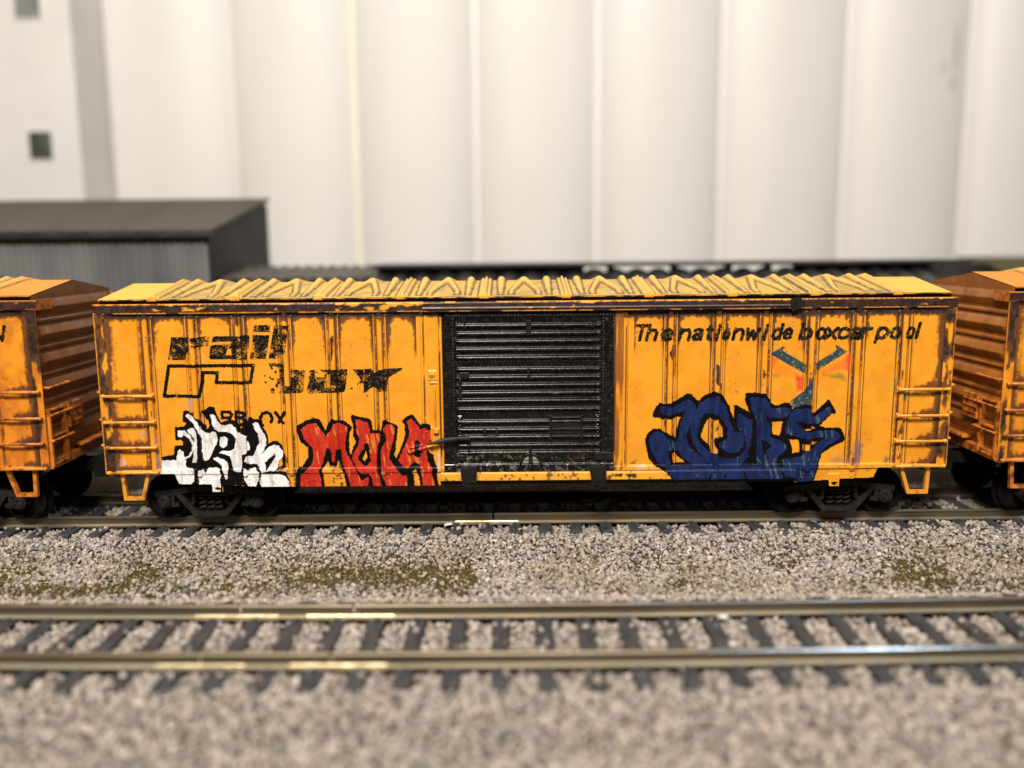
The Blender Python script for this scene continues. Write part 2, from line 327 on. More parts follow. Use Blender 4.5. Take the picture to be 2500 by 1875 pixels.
def make_side(name, root, res, dz, rust, seed, bits):
    nx = int(178/res)+1; nz = int(38.2/res)+1
    X, Z = np.meshgrid(np.linspace(-89, 89, nx), np.linspace(7.9, 46.1, nz))
    Y = side_y(X, Z, bits); keep = inpoly(X, Z, OUT) & (((np.abs(X)-65.45)/.62)**2+((Z-8.75)/.3)**2 > 1); col = side_col(X, Z, rust, seed)
    if bits: col = stain(X, Z, col)
    me = grid_mesh(name, np.stack([X, Y-18, Z+dz], -1), keep, col)
    return new_obj(name, me, M['side'], root)
def blob(X, Z, c, rx, rz, seed): return ss(1.0, .2, np.hypot((X-c[0])/rx, (Z-c[1])/rz)+(fbm(X, Z, 1.1, seed)-.5)*1.1)
def stain(X, Z, c):
    for p, rx, rz, col, a, sd in (((70.2, 15.5), 1.6, 4.5, (.16, .09, .13), .75, 5), ((66.6, 13.6), 3.0, 1.2, (.30, .14, .10), .6, 6), ((-70.3, 27.4), 1.0, 1.8, (.42, .30, .30), .7, 7),
                                  ((24.5, 12.6), 3.2, .8, (.55, .45, .30), .8, 8), ((22.4, 13.4), 1.0, .6, (.05, .08, .03), .8, 9), ((79.3, 27.5), .6, 2.0, (.02, .09, .03), .85, 10), ((77.2, 29.0), .4, 3.0, (.02, .07, .03), .85, 11),
                                  ((76.5, 13.6), 1.0, 1.6, (.03, .10, .05), .8, 12), ((82, 27.9), 2.2, .5, (.02, .07, .02), .7, 13), ((-77.9, 14), .45, 9, (.34, .22, .26), .7, 14), ((-80.5, 20.6), 1.4, 1.0, (.42, .30, .26), .45, 15),
                                  ((-85.4, 14.6), 1.0, 1.2, (.6, .5, .46), .5, 16), ((-18.4, 14), .5, 3.4, (.62, .55, .42), .9, 17), ((-42, 14), 1.2, 1.0, (.30, .2, .1), .5, 18), ((58, 9.6), 2.5, .6, (.2, .1, .1), .6, 19)):
        c = mix(c, C3(col, X), a*blob(X, Z, p, rx, rz, sd))
    # soft red, orange and green remains of the round emblem
    for P, col, a in (([(1884, 873), (1900, 876), (1884, 903)], (.75, .05, .02), .9), ([(1884, 885), (1940, 905), (1912, 915), (1884, 908)], (.78, .17, .02), .6), ([(1941, 912), (1963, 922), (1962, 950), (1948, 956)], (.66, .03, .015), .95),
                      ([(2004, 906), (2072, 872), (2074, 905), (2052, 902), (2010, 915)], (.78, .14, .015), .8), ([(2066, 868), (2077, 864), (2075, 912), (2068, 900)], (.70, .04, .015), .9),
                      ([(2010, 916), (2058, 914), (2066, 930), (2040, 924)], (.10, .15, .02), .8), ([(1884, 912), (1905, 915), (1898, 923), (1884, 918)], (.12, .16, .02), .7), ([(1990, 908), (2000, 905), (1996, 915), (1989, 914)], (.06, .16, .03), .9)):
        Q = [T(*p, .3) for p in P]; cx = np.mean([q[0] for q in Q]); m = inpoly(X+(vn(X, Z, 1.3, 3)-.5)*.5, Z+(vn(X, Z, 1.3, 4)-.5)*.5, Q)
        d = segd(X, Z, Q+[Q[0]]); f = np.where(m, .55+.45*ss(0, .4, d), .55*ss(.35, 0, d))*a*(.7+.5*vn(X, Z, 2, 5)); c = mix(c, C3(col, X), np.clip(f*.85, 0, 1))
    return c

# ------------------------------------------------------------------ paint and lettering lying on the side
def decal(name, root, dz, bbox, fn, mat, off=.035, res=.08, relief=0., bits=True):
    x0, x1, z0, z1 = bbox
    X, Z = np.meshgrid(np.arange(x0, x1, res), np.arange(z0, z1, res)); m, col = fn(X, Z); m &= inpoly(X, Z, OUT) & (((X+65.5)/.62)**2+((Z-8.75)/.3)**2 > 1)
    # keep off the very steep flanks: follow the surface, slightly proud of it
    Y = side_y(X, Z, bits)
    Yn = np.minimum.reduce([Y, side_y(X-.07, Z, bits), side_y(X+.07, Z, bits), side_y(X, Z-.07, bits), side_y(X, Z+.07, bits)])
    Y = np.where(Y-Yn > .12, Yn, Y)-off
    if relief: Y = Y-relief*fbm(X, Z, 1.6, 33, 3)
    me = grid_mesh(name, np.stack([X, Y-18, Z+dz], -1), m, col)
    return new_obj(name, me, mat, root)
def bb(polys, pad=.6):
    P = np.array([p for q in polys for p in q]); return (P[:, 0].min()-pad, P[:, 0].max()+pad, P[:, 1].min()-pad, P[:, 1].max()+pad)
def wob(X, Z, a=.12, s=2.2): return X+(vn(X, Z, s, 11)-.5)*2*a, Z+(vn(X, Z, s, 12)-.5)*2*a
def worn(X, Z, m, amount, seed, grain=6.5):
    k = .5*vn(X, Z, 12.1, seed)+.5*fbm(X, Z, .75, seed+2, 3); return m & (k > amount)
INK = (.007, .006, .005)
def lettering(polys, holes, root, dz, name, wear_glint=.40, seed=1, extra=None):
    def fn(X, Z):
        Xw, Zw = wob(X, Z, .05, 4); m = np.zeros(X.shape, bool)
        for p in polys: m |= inpoly(Xw, Zw, p)
        for p in holes: m &= ~inpoly(Xw, Zw, p)
        if extra is not None: m = extra(X, Z, m)
        return worn(X, Z, m, wear_glint, seed), mix(C3(INK, X), C3((.05, .036, .02), X), ss(.5, .8, vn(X, Z, 3, 8)))
    return decal(name, root, dz, bb(polys), fn, M['dec'])
GLYPH = {  # stroke letters, x-height 1
 'T': [[(.05, 1.38), (.95, 1.38)], [(.5, 1.38), (.5, 0)]], 'h': [[(.1, 1.4), (.1, 0)], [(.1, .6), (.3, .93), (.6, .93), (.75, .7), (.75, 0)]],
 'e': [[(.15, .5), (.8, .5), (.75, .8), (.5, .98), (.25, .85), (.1, .5), (.22, .12), (.5, 0), (.78, .15)]], 'n': [[(.1, 1), (.1, 0)], [(.1, .6), (.3, .93), (.6, .93), (.75, .7), (.75, 0)]],
 'a': [[(.15, .85), (.4, .98), (.7, .9), (.75, .6), (.75, 0)], [(.75, .55), (.35, .5), (.12, .28), (.25, .03), (.5, .03), (.75, .3)]], 't': [[(.4, 1.25), (.4, .15), (.6, 0), (.75, .05)], [(.1, .95), (.75, .95)]],
 'i': [[(.3, .95), (.3, 0)], [(.3, 1.3), (.3, 1.36)]], 'o': [[(.1, .5), (.2, .85), (.45, .98), (.7, .85), (.8, .5), (.7, .13), (.45, 0), (.2, .13), (.1, .5)]],
 'w': [[(.05, 1), (.25, 0), (.5, .8), (.75, 0), (.98, 1)]], 'd': [[(.8, 1.4), (.8, 0)], [(.8, .3), (.6, .03), (.35, .03), (.12, .3), (.12, .7), (.35, .97), (.6, .95), (.8, .7)]],
 'b': [[(.1, 1.4), (.1, 0)], [(.1, .3), (.3, .03), (.55, .03), (.8, .3), (.8, .7), (.55, .97), (.3, .95), (.1, .7)]], 'x': [[(.05, 1), (.85, 0)], [(.85, 1), (.05, 0)]],
 'c': [[(.8, .82), (.5, .98), (.25, .88), (.1, .5), (.22, .12), (.5, 0), (.8, .17)]], 'r': [[(.1, 1), (.1, 0)], [(.1, .55), (.3, .88), (.7, .95)]],
 'p': [[(.1, 1), (.1, -.4)], [(.1, .3), (.3, .03), (.55, .03), (.8, .3), (.8, .7), (.55, .97), (.3, .95), (.1, .7)]], 'l': [[(.3, 1.4), (.3, 0)]]}
SLOGAN = [('The', [(1548, 1582), (1577, 1608), (1613, 1645)]), ('nationwide', [(1657, 1690), (1690, 1719), (1721, 1743), (1747, 1762), (1764, 1786), (1789, 1820), (1819, 1857), (1863, 1878), (1884, 1912), (1911, 1939)]),
          ('boxcar', [(1952, 1985), (1991, 2022), (2015, 2050), (2045, 2077), (2076, 2104), (2103, 2132)]), ('pool', [(2140, 2174), (2173, 2204), (2210, 2238), (2237, 2258)])]
def slogan(root, dz, which, res=.08):
    for word, spans in SLOGAN:
        if word not in which: continue
        L = []
        for ch, (a, b) in zip(word, spans):
            x0, x1 = T(a, 815)[0]+.25, T(b, 815)[0]-.62; zb = T((a+b)/2, 834-.006*(a-1552)*1.25)[1]; h = 2.5; us = [p[0] for st in GLYPH[ch] for p in st]; ua = min(us); wd = (x1-x0)/max(.35, max(us)-ua)
            for st in GLYPH[ch]: L.append([(x0+(u-ua)*wd+v*h*.2-.05, zb+.3+v*(h-.35)) for u, v in st])
        def fn(X, Z):
            Xw, Zw = wob(X, Z, .07, 4); m = np.zeros(X.shape, bool)
            for st in L: m |= segd(Xw, Zw, st) < .39
            return worn(X, Z, m, .26, 5), mix(C3(INK, X), C3((.06, .04, .015), X), ss(.5, .8, vn(X, Z, 3, 8)))
        decal('slogan_word', root, dz, bb(L, .7), fn, M['dec'], res=res)

def paint(name, root, dz, sil, holes, shapes, strokes, base, fill, seed, glints):
    sil = [s for s in sil]
    def fn(X, Z):
        Xw, Zw = wob(X, Z, .10, 2.4); Xw, Zw = Xw+(vn(X, Z, 7, 13)-.5)*.08, Zw+(vn(X, Z, 7, 14)-.5)*.08
        m = np.zeros(X.shape, bool)
        for p in sil: m |= inpoly(Xw, Zw, p)
        for p in holes: m &= ~inpoly(Xw, Zw, p)
        f = np.zeros(X.shape, bool)
        for p in shapes: f |= inpoly(Xw, Zw, p)
        f &= m
        for st, r in strokes: f &= ~(segd(Xw, Zw, st) < r)
        c0 = mix(C3(fill[0], X), C3(fill[1], X), ss(.35, .7, fbm(X*1.0+1.5*vn(X, Z, .2, seed+3), Z*.3, 1.3, seed)))
        c0 = mix(c0, C3(fill[2], X), ss(glints, glints+.08, fbm(X*1.1+Z*.15+1.2*vn(X, Z, .25, seed), Z*.22, 1.5, seed+7)))
        return m, np.where(f[..., None], c0, C3(base, X))
    return decal(name, root, dz, bb(sil), fn, M['graf'], .045, .08, .10)

def all_graffiti(root, dz):
    k = .15371; A = lambda P: tr(P, 380, 980, k)
    sil = [(85, 1165), (85, 880), (280, 850), (300, 705), (420, 700), (425, 655), (400, 610), (320, 620), (300, 580), (300, 410), (450, 400), (480, 345), (420, 325), (425, 170), (470, 140), (530, 150), (580, 195), (640, 265), (690, 280), (740, 330), (770, 370), (800, 365), (810, 440), (842, 410), (845, 370), (830, 300), (800, 290), (740, 190), (725, 140), (770, 140), (850, 80), (915, 85), (950, 150), (960, 200), (1000, 280), (1030, 335), (1120, 305), (1220, 300), (1300, 330), (1360, 430), (1430, 320), (1465, 315), (1475, 250), (1510, 245), (1530, 270), (1690, 305), (1690, 400), (1760, 500), (1785, 580), (1790, 680), (1850, 630), (1920, 625), (1990, 680), (2040, 780), (2065, 870), (2065, 1030), (2030, 1085), (1915, 1085), (1915, 1100), (2080, 1110), (2090, 1150), (2140, 1270), (2150, 1370), (1680, 1370), (1480, 1350), (1330, 1330), (1075, 1330), (1060, 1480), (1000, 1480), (900, 1480), (880, 1380), (860, 1330), (370, 1330), (300, 1165)]
    Wh = [[(90, 945), (330, 935), (345, 790), (380, 765), (440, 810), (445, 885), (520, 865), (560, 790), (590, 700), (520, 590), (440, 540), (400, 570), (350, 560), (345, 470), (440, 460), (560, 570), (625, 690), (610, 790), (540, 890), (450, 920), (480, 930), (470, 1010), (490, 1060), (590, 1070), (620, 1090), (610, 1270), (560, 1330), (380, 1330), (300, 1165), (90, 1165)],
          [(470, 210), (520, 200), (600, 260), (680, 340), (720, 450), (780, 480), (800, 510), (900, 490), (950, 490), (970, 560), (980, 640), (900, 800), (830, 940), (760, 940), (740, 800), (720, 560), (690, 500), (620, 380), (500, 260), (470, 240)],
          [(490, 460), (560, 420), (620, 440), (650, 500), (660, 620), (670, 900), (650, 980), (580, 970), (600, 880), (620, 760), (610, 640), (580, 540), (520, 510)],
          [(860, 210), (900, 200), (950, 240), (980, 320), (1020, 360), (1080, 390), (1180, 360), (1260, 420), (1310, 500), (1400, 520), (1440, 560), (1450, 620), (1490, 700), (1500, 760), (1450, 790), (1440, 840), (1370, 840), (1370, 1000), (1360, 1110), (1260, 1110), (1220, 1050), (1200, 960), (1180, 880), (1100, 840), (1000, 830), (1040, 790), (1200, 790), (1250, 740), (1270, 600), (1220, 520), (1130, 490), (1060, 490), (990, 480), (930, 440), (900, 380), (880, 310)],
          [(1030, 570), (1090, 560), (1140, 600), (1130, 700), (1080, 740), (1020, 720), (1015, 640)],
          [(910, 900), (980, 890), (1080, 930), (1140, 980), (1150, 1130), (1140, 1230), (1110, 1240), (1080, 1130), (1040, 1030), (980, 960), (920, 930)],
          [(1540, 350), (1590, 330), (1640, 370), (1650, 420), (1720, 520), (1755, 620), (1750, 700), (1680, 850), (1720, 800), (1800, 720), (1880, 690), (1950, 710), (2020, 790), (2020, 870), (1960, 960), (1940, 1040), (1900, 1100), (1760, 1110), (1820, 1000), (1900, 880), (1890, 830), (1790, 920), (1730, 970), (1760, 1110), (1700, 1140), (1640, 1050), (1610, 1000), (1490, 1000), (1410, 940), (1440, 880), (1540, 870), (1580, 800), (1640, 650), (1620, 520), (1550, 420)],
          [(680, 1090), (760, 1075), (800, 1150), (840, 1060), (960, 1050), (1020, 1080), (1040, 1170), (1030, 1240), (1040, 1300), (1035, 1480), (900, 1480), (880, 1320), (690, 1320)],
          [(1400, 1055), (1480, 1090), (1570, 1050), (1640, 1120), (1640, 1230), (1590, 1350), (1470, 1350), (1410, 1240)],
          [(1680, 1150), (1960, 1150), (2060, 1190), (2120, 1270), (2135, 1370), (1690, 1370), (1650, 1280)]]
    hole = [[(1950, 960), (1995, 900), (2010, 1010), (1960, 1050)]]
    paint('white_graffiti', root, dz, [A(sil)], [A(h) for h in hole], [A(p) for p in Wh], [], (.004, .0035, .0035), ((.84, .82, .81), (.62, .58, .59), (.52, .46, .40)), 20, .68)
    k = .17179; B = lambda P: tr(P, 710, 1000, k)
    sil = [(65, 1100), (75, 900), (110, 820), (160, 810), (240, 690), (240, 540), (140, 470), (75, 310), (70, 240), (200, 160), (320, 115), (400, 140), (435, 190), (470, 260), (490, 300), (530, 190), (580, 125), (640, 140), (720, 150), (790, 180), (875, 255), (850, 300), (830, 330), (830, 440), (825, 560), (850, 640), (920, 450), (880, 380), (880, 340), (890, 280), (850, 100), (880, 70), (960, 100), (1110, 130), (1140, 160), (1165, 290), (1250, 285), (1285, 300), (1300, 160), (1325, 135), (1360, 160), (1400, 180), (1520, 230), (1510, 350), (1490, 550), (1465, 650), (1495, 690), (1520, 650), (1600, 430), (1620, 340), (1610, 200), (1580, 190), (1590, 140), (1700, 65), (1740, 80), (1850, 230), (1870, 195), (1960, 195), (2000, 240), (1980, 330), (2010, 480), (1980, 600), (2030, 640), (2050, 740), (2090, 850), (2080, 950), (2110, 1100)]
    holes = [[(485, 1100), (470, 930), (450, 860), (525, 730), (560, 800), (620, 805), (660, 790), (690, 700), (715, 830), (755, 900), (790, 1100)], [(1062, 590), (1085, 690), (1050, 740), (1018, 705)], [(1770, 840), (1825, 960), (1840, 1100), (1755, 1100), (1755, 940), (1720, 890)], [(1650, 610), (1700, 590), (1725, 640), (1660, 665)], [(1950, 500), (2090, 480), (2085, 640), (2010, 640), (1945, 560)]]
    Rd = [[(140, 290), (210, 225), (350, 190), (400, 260), (500, 380), (580, 270), (610, 200), (690, 190), (800, 240), (800, 300), (775, 430), (770, 560), (800, 640), (870, 760), (930, 860), (960, 940), (1000, 1015), (1060, 980), (1100, 950), (1110, 1010), (1090, 1100), (860, 1100), (820, 990), (790, 900), (760, 820), (730, 700), (720, 580), (690, 560), (640, 570), (630, 740), (590, 745), (565, 560), (510, 545), (480, 640), (460, 740), (420, 830), (400, 870), (420, 960), (445, 1100), (135, 1100), (140, 930), (200, 880), (290, 780), (320, 660), (300, 540), (230, 470), (180, 420)],
          [(910, 140), (980, 150), (1090, 190), (1110, 260), (1120, 350), (1180, 340), (1270, 330), (1275, 420), (1230, 520), (1220, 700), (1225, 850), (1250, 920), (1290, 1090), (1170, 1090), (1160, 980), (1110, 910), (1000, 910), (940, 840), (870, 700), (880, 640), (960, 500), (970, 400), (920, 330), (930, 240)],
          [(1310, 270), (1360, 210), (1420, 215), (1475, 270), (1460, 400), (1410, 600), (1400, 700), (1450, 780), (1540, 890), (1580, 940), (1640, 930), (1655, 1000), (1650, 1090), (1370, 1090), (1330, 1000), (1290, 920), (1285, 700), (1290, 560), (1360, 440), (1340, 350)],
          [(1640, 170), (1710, 130), (1760, 180), (1840, 290), (1900, 250), (1950, 290), (2060, 300), (2060, 430), (1990, 470), (1930, 600), (1950, 740), (2010, 830), (2000, 920), (2060, 1090), (1880, 1090), (1860, 930), (1840, 800), (1760, 740), (1700, 780), (1680, 830), (1600, 820), (1530, 720), (1600, 560), (1680, 380), (1680, 270)]]
    inner = [[(1030, 480), (1090, 460), (1115, 560), (1120, 700), (1100, 790), (1060, 805), (950, 720), (950, 690), (1010, 590)], [(1790, 430), (1830, 470), (1820, 560), (1870, 600), (1860, 700), (1740, 690), (1730, 600), (1760, 540)]]
    def cut(P): return (B(P)+[B(P)[0]], .0)
    o = paint('red_graffiti', root, dz, [B(sil)], [B(h) for h in holes], [B(p) for p in Rd], [(B([(p[0], p[1]) for p in q]), .55) for q in ([(1075, 520), (1080, 620), (1100, 720), (1060, 770), (985, 700), (1040, 600)], [(1800, 470), (1790, 560), (1810, 650), (1780, 640)])], (.004, .0035, .003), ((.43, .022, .014), (.50, .036, .016), (.60, .17, .035)), 24, .64)
    k = .15072; Cc = lambda P: tr(P, 1560, 940, k, .2); D = lambda P: [(x+1592.4, y) for x, y in P]
    sil = [(220, 470), (270, 360), (340, 285), (410, 300), (440, 310), (560, 270), (700, 190), (790, 130), (860, 150), (970, 260), (1080, 150), (1160, 130), (1220, 105), (1290, 115), (1340, 150), (1380, 190), (1470, 340), (1500, 440), (1540, 540), (1545, 330), (1590, 320), (1630, 350)]+D([(110, 390), (180, 420), (240, 470), (180, 400), (125, 240), (140, 130), (290, 118), (480, 140), (520, 220), (560, 300), (640, 335), (760, 290), (850, 280), (890, 340), (900, 385), (1060, 320), (1195, 320), (1200, 470), (1300, 400), (1480, 230), (1520, 270), (1605, 440), (1590, 470), (1540, 465), (1340, 655), (1440, 690), (1650, 685), (1700, 720), (1755, 860), (1730, 910), (1640, 950), (1440, 1060), (1370, 1120), (1320, 1300), (1240, 1560), (1000, 1600), (950, 1560)])+[(1600, 1560), (560, 1560), (480, 1460), (430, 1390), (330, 1345), (240, 1300), (150, 1180), (100, 950), (100, 880), (150, 770), (230, 710), (340, 705), (400, 750), (560, 830), (590, 850), (600, 740), (640, 600), (680, 520), (590, 515), (540, 550), (440, 540), (400, 550), (230, 520)]
    holes = [[(1150, 520), (1200, 560), (1290, 560), (1350, 700), (1360, 830), (1280, 860), (1240, 835), (1200, 880), (1215, 960), (1270, 1040), (1270, 1100), (1170, 1090), (1130, 960), (1000, 850), (1010, 800), (1060, 640)], [(560, 1080), (660, 1180), (750, 1250), (550, 1255), (545, 1120)], D([(565, 600), (740, 590), (690, 820), (580, 800)]), D([(850, 880), (1000, 890), (1010, 1080), (900, 1110), (890, 1000)]), D([(1190, 900), (1300, 925), (1180, 985), (1160, 1060), (1050, 1060), (1060, 960), (1160, 960)]), D([(1190, 655), (1270, 690), (1190, 725), (1100, 735), (1100, 700), (1180, 700)])]
    Bl = [[(340, 400), (360, 350), (430, 350), (540, 365), (660, 310), (800, 235), (870, 270), (940, 340), (920, 430), (900, 520), (870, 600), (820, 680), (780, 790), (770, 850), (790, 960), (850, 1040), (940, 1110), (1040, 1190), (1110, 1300), (870, 1300), (800, 1240), (700, 1160), (640, 1070), (560, 1050), (450, 1060), (440, 860), (540, 900), (620, 930), (650, 800), (660, 700), (700, 560), (770, 400), (700, 430), (560, 480), (430, 490), (370, 460)],
          [(170, 850), (240, 770), (340, 755), (400, 800), (440, 860), (450, 1060), (490, 1200), (520, 1310), (430, 1345), (300, 1240), (220, 1100), (165, 960)],
          [(980, 300), (1080, 240), (1200, 190), (1290, 180), (1340, 280), (1400, 310), (1440, 440), (1490, 640), (1530, 700), (1540, 760), (1620, 760), (1700, 790), (1715, 900), (1690, 1010), (1600, 1090), (1500, 1105), (1400, 1070), (1300, 1000), (1290, 940), (1390, 910), (1440, 840), (1430, 700), (1350, 560), (1290, 490), (1170, 460), (1060, 470), (1010, 560), (960, 700), (940, 840), (960, 900), (1040, 990), (1140, 1080), (1280, 1130), (1340, 1240), (1340, 1310), (1150, 1310), (1060, 1190), (960, 1080), (870, 920), (840, 760), (840, 650), (900, 540), (920, 460)],
          [(1600, 480), (1640, 465), (1720, 520), (1830, 570), (1840, 640), (1845, 800), (1800, 1000), (1750, 1130), (1830, 1160), (1700, 1240), (1640, 1310), (1350, 1310), (1330, 1180), (1500, 1200), (1640, 1150), (1720, 1060), (1745, 940), (1720, 800), (1640, 740), (1600, 680)],
          D([(200, 210), (310, 200), (480, 220), (520, 300), (560, 380), (650, 380), (780, 360), (870, 400), (860, 480), (760, 530), (520, 530), (480, 500), (480, 560), (550, 660), (560, 760), (530, 830), (620, 880), (760, 940), (820, 1020), (790, 1060), (680, 1150), (640, 1220), (640, 1310), (330, 1310), (310, 1150), (320, 1000), (310, 560), (240, 400)]),
          D([(880, 440), (960, 390), (1060, 390), (1120, 370), (1190, 380), (1190, 500), (1260, 510), (1470, 360), (1510, 370), (1540, 440), (1330, 630), (1100, 620), (1040, 600), (940, 590), (990, 650), (1090, 730), (1180, 770), (1340, 740), (1560, 735), (1640, 770), (1680, 840), (1640, 890), (1440, 1000), (1350, 1110), (1290, 1300), (1060, 1310), (760, 1310), (730, 1220), (800, 1190), (900, 1190), (1050, 1150), (1060, 1080), (1160, 1070), (1290, 960), (1430, 850), (1300, 850), (1180, 880), (1080, 870), (860, 810), (780, 800), (780, 700), (830, 560)]),
          [(430, 1330), (520, 1300), (1100, 1300), (1640, 1305), (2250, 1305), (2300, 1330), (2420, 1300), (2660, 1280), (2890, 1290), (2840, 1450), (2790, 1600), (2600, 1600), (2540, 1560), (590, 1560), (470, 1410)]]
    stk = [(Cc([(1150, 1430), (1110, 1560)]), .22), (Cc([(1385, 1420), (1375, 1560)]), .2), (Cc([(1690, 1400), (1725, 1560)]), .2), (Cc([(2300, 1400), (2330, 1480), (2500, 1490)]), .25), (Cc(D([(400, 900), (430, 1000), (440, 1110)])), .32), (Cc(D([(460, 940), (530, 990), (470, 1030)])), .3), (Cc(D([(90, 1290), (200, 1180), (280, 1120)])), .3)]
    paint('blue_graffiti', root, dz, [Cc(sil)], [Cc(h) for h in holes], [Cc(p) for p in Bl], stk, (.005, .003, .004), ((.009, .016, .062), (.011, .024, .10), (.06, .10, .09)), 28, .70)

def all_lettering(root, dz):
    k = .15371; E = lambda P: tr(P, 380, 770, k)
    rail = [[(235, 345), (530, 345), (505, 560), (460, 712), (185, 712)], [(545, 362), (800, 330), (840, 350), (830, 490), (680, 507), (560, 520), (570, 430), (545, 400)],
            [(880, 435), (900, 345), (960, 330), (1330, 330), (1440, 300), (1485, 330), (1480, 440), (1440, 705), (1170, 700), (880, 705), (840, 680), (855, 510), (890, 470), (1210, 455), (1215, 412)], [(1555, 165), (1580, 155), (1820, 150), (1810, 270), (1560, 270), (1535, 240)], [(1535, 310), (1805, 315), (1750, 695), (1490, 700)], [(1870, 160), (1985, 155), (2110, 160), (2060, 600), (2010, 695), (1785, 690)]]
    hole = [[(1130, 535), (1205, 530), (1200, 630), (1110, 630)]]
    lettering([E(p) for p in rail], [E(h) for h in hole], root, dz, 'lettering_word', .36, 3)
    path = E([(1250, 800), (200, 808), (130, 1285), (650, 1285)]); p2 = E([(1250, 800), (1545, 795), (1500, 1068), (955, 1070), (975, 912), (740, 912), (735, 1060), (690, 1285)])
    def fn(X, Z):
        Xw, Zw = wob(X, Z, .05, 4); m = (segd(Xw, Zw, path) < .40) | (segd(Xw, Zw, p2) < .40); return worn(X, Z, m, .29, 6), C3(INK, X)
    decal('lettering_mark', root, dz, bb([path, p2], 1), fn, M['dec'])
    k = .16727; F = lambda P: tr(P, 630, 870, k)
    box = [[(80, 100), (245, 100), (385, 100), (385, 545), (80, 545)], [(470, 195), (690, 195), (655, 510), (610, 540), (395, 540), (395, 430), (470, 430)], [(745, 200), (1305, 185), (1275, 480), (1250, 525), (720, 550), (705, 500), (735, 330)],
           [(1375, 195), (1640, 180), (1700, 240), (1770, 190), (1890, 180), (2110, 165), (2100, 200), (1950, 280), (1900, 330), (1880, 510), (1780, 515), (1700, 450), (1640, 465), (1580, 530), (1340, 535), (1340, 460), (1430, 420), (1465, 385), (1500, 345)]]
    hole = [[(1000, 265), (1060, 262), (1040, 455), (970, 455)], [(395, 270), (470, 250), (470, 430), (395, 430)]]
    wl = T(630+k*300, 870+k*300)[0]; wx0, wx1 = T(630+k*1330, 900)[0], T(630+k*1520, 900)[0]; wz = T(860, 870+k*400)[1]
    gx0, gx1, gz = T(630+k*850, 900)[0], T(630+k*940, 900)[0], T(780, 870+k*310)[1]
    def ex(X, Z, m):
        n = fbm(X, Z, 1.4, 30); m &= ~((X < wl+.5*n) & (n < .60+.06*(X < wl-2.))); m &= ~((X > wx0-.5) & (X < wx1) & (Z < wz) & (n < .58)); m &= ~((X > gx0-.4) & (X < gx1+.2) & (Z > gz) & (n < .62)); return m
    lettering([F(p) for p in box], [F(h) for h in hole], root, dz, 'lettering_word', .36, 9, ex)
    E2 = E; L = [[(962, 1412), (968, 1500)], [(962, 1412), (1075, 1415), (1105, 1450), (1080, 1500), (968, 1500)], [(1060, 1505), (1105, 1580)], [(1165, 1410), (1172, 1575)], [(1165, 1410), (1275, 1415), (1300, 1455), (1270, 1492), (1170, 1492)], [(1270, 1495), (1310, 1540), (1275, 1590), (1240, 1595)],
                 [(1555, 1610), (1520, 1560), (1520, 1500), (1550, 1440), (1610, 1418), (1665, 1440), (1695, 1500), (1680, 1560)], [(1745, 1420), (1855, 1575)], [(1880, 1420), (1795, 1560)]]
    L = [E(s) for s in L]
    def fn2(X, Z):
        Xw, Zw = wob(X, Z, .07, 4); m = np.zeros(X.shape, bool)
        for s in L: m |= segd(Xw, Zw, s) < .36
        return worn(X, Z, m, .22, 12), C3(INK, X)
    decal('reporting_mark', root, dz, bb(L, .7), fn2, M['dec'])
    slogan(root, dz, ('The', 'nationwide', 'boxcar', 'pool'))
    k = .17631; Gq = lambda P: tr(P, 1880, 770, k)
    em = [[(18, 528), (195, 425), (208, 425), (180, 490), (470, 660), (500, 690), (480, 800), (455, 790), (20, 545)], [(640, 660), (930, 480), (905, 400), (1080, 505), (650, 770), (640, 740)], [(285, 1190), (440, 1075), (480, 1045), (560, 900), (600, 800), (590, 1080), (560, 1250), (440, 1330), (320, 1285)]]
    em = [Gq(p) for p in em]
    def fn3(X, Z):
        Xw, Zw = wob(X, Z, .04, 4); m = np.zeros(X.shape, bool)
        for p in em: m |= inpoly(Xw, Zw, p)
        c = mix(C3((.026, .050, .072), X), C3((.06, .075, .05), X), ss(.45, .7, fbm(X, Z, 1.2, 35))); c = mix(c, C3((.25, .22, .12), X), ss(.66, .74, fbm(X, Z, 2.0, 37)))
        return worn(X, Z, m, .10, 14), c
    decal('emblem', root, dz, bb(em), fn3, M['dec'], off=.03)

# ------------------------------------------------------------------ the other parts of a boxcar
SEAMS = [-76.7, -59.6, -42.5, -25.4, -8.4, 8.5, 25.5, 42.6, 59.6, 76.6]
def roof_h(X, U):           # U: 0 at the eave, 1 at the ridge ; extra height above the sheet
    h = np.zeros(X.shape); sc = 17.0
    tap = lambda d, u, w0, w1, a: a*np.sqrt(np.clip(1-(d/(w0+(w1-w0)*u))**2, 0, 1))
    for s in SEAMS:
        for dx, a in ((-.72, .65), (.1, 1.1), (.92, .6)):
            h = np.maximum(h, tap(X-s-dx, U, .36, .36, a)*(U > .05))
    for a, b in zip(SEAMS[:-1], SEAMS[1:]):
        c = (a+b)/2
        for x0 in (a+3.4, b-3.4): h = np.maximum(h, tap(X-x0, U, .40, .85, .25+.8*U)*ss(.02, .1, U))
        for sg in (-1, 1):
            xc = c+sg*np.where(U < .28, 2.9-.4*U, 2.79-(U-.28)*3.7); h = np.maximum(h, tap(X-xc, U, .46, .70, .4+.55*U)*ss(.06, .12, U))
    return h
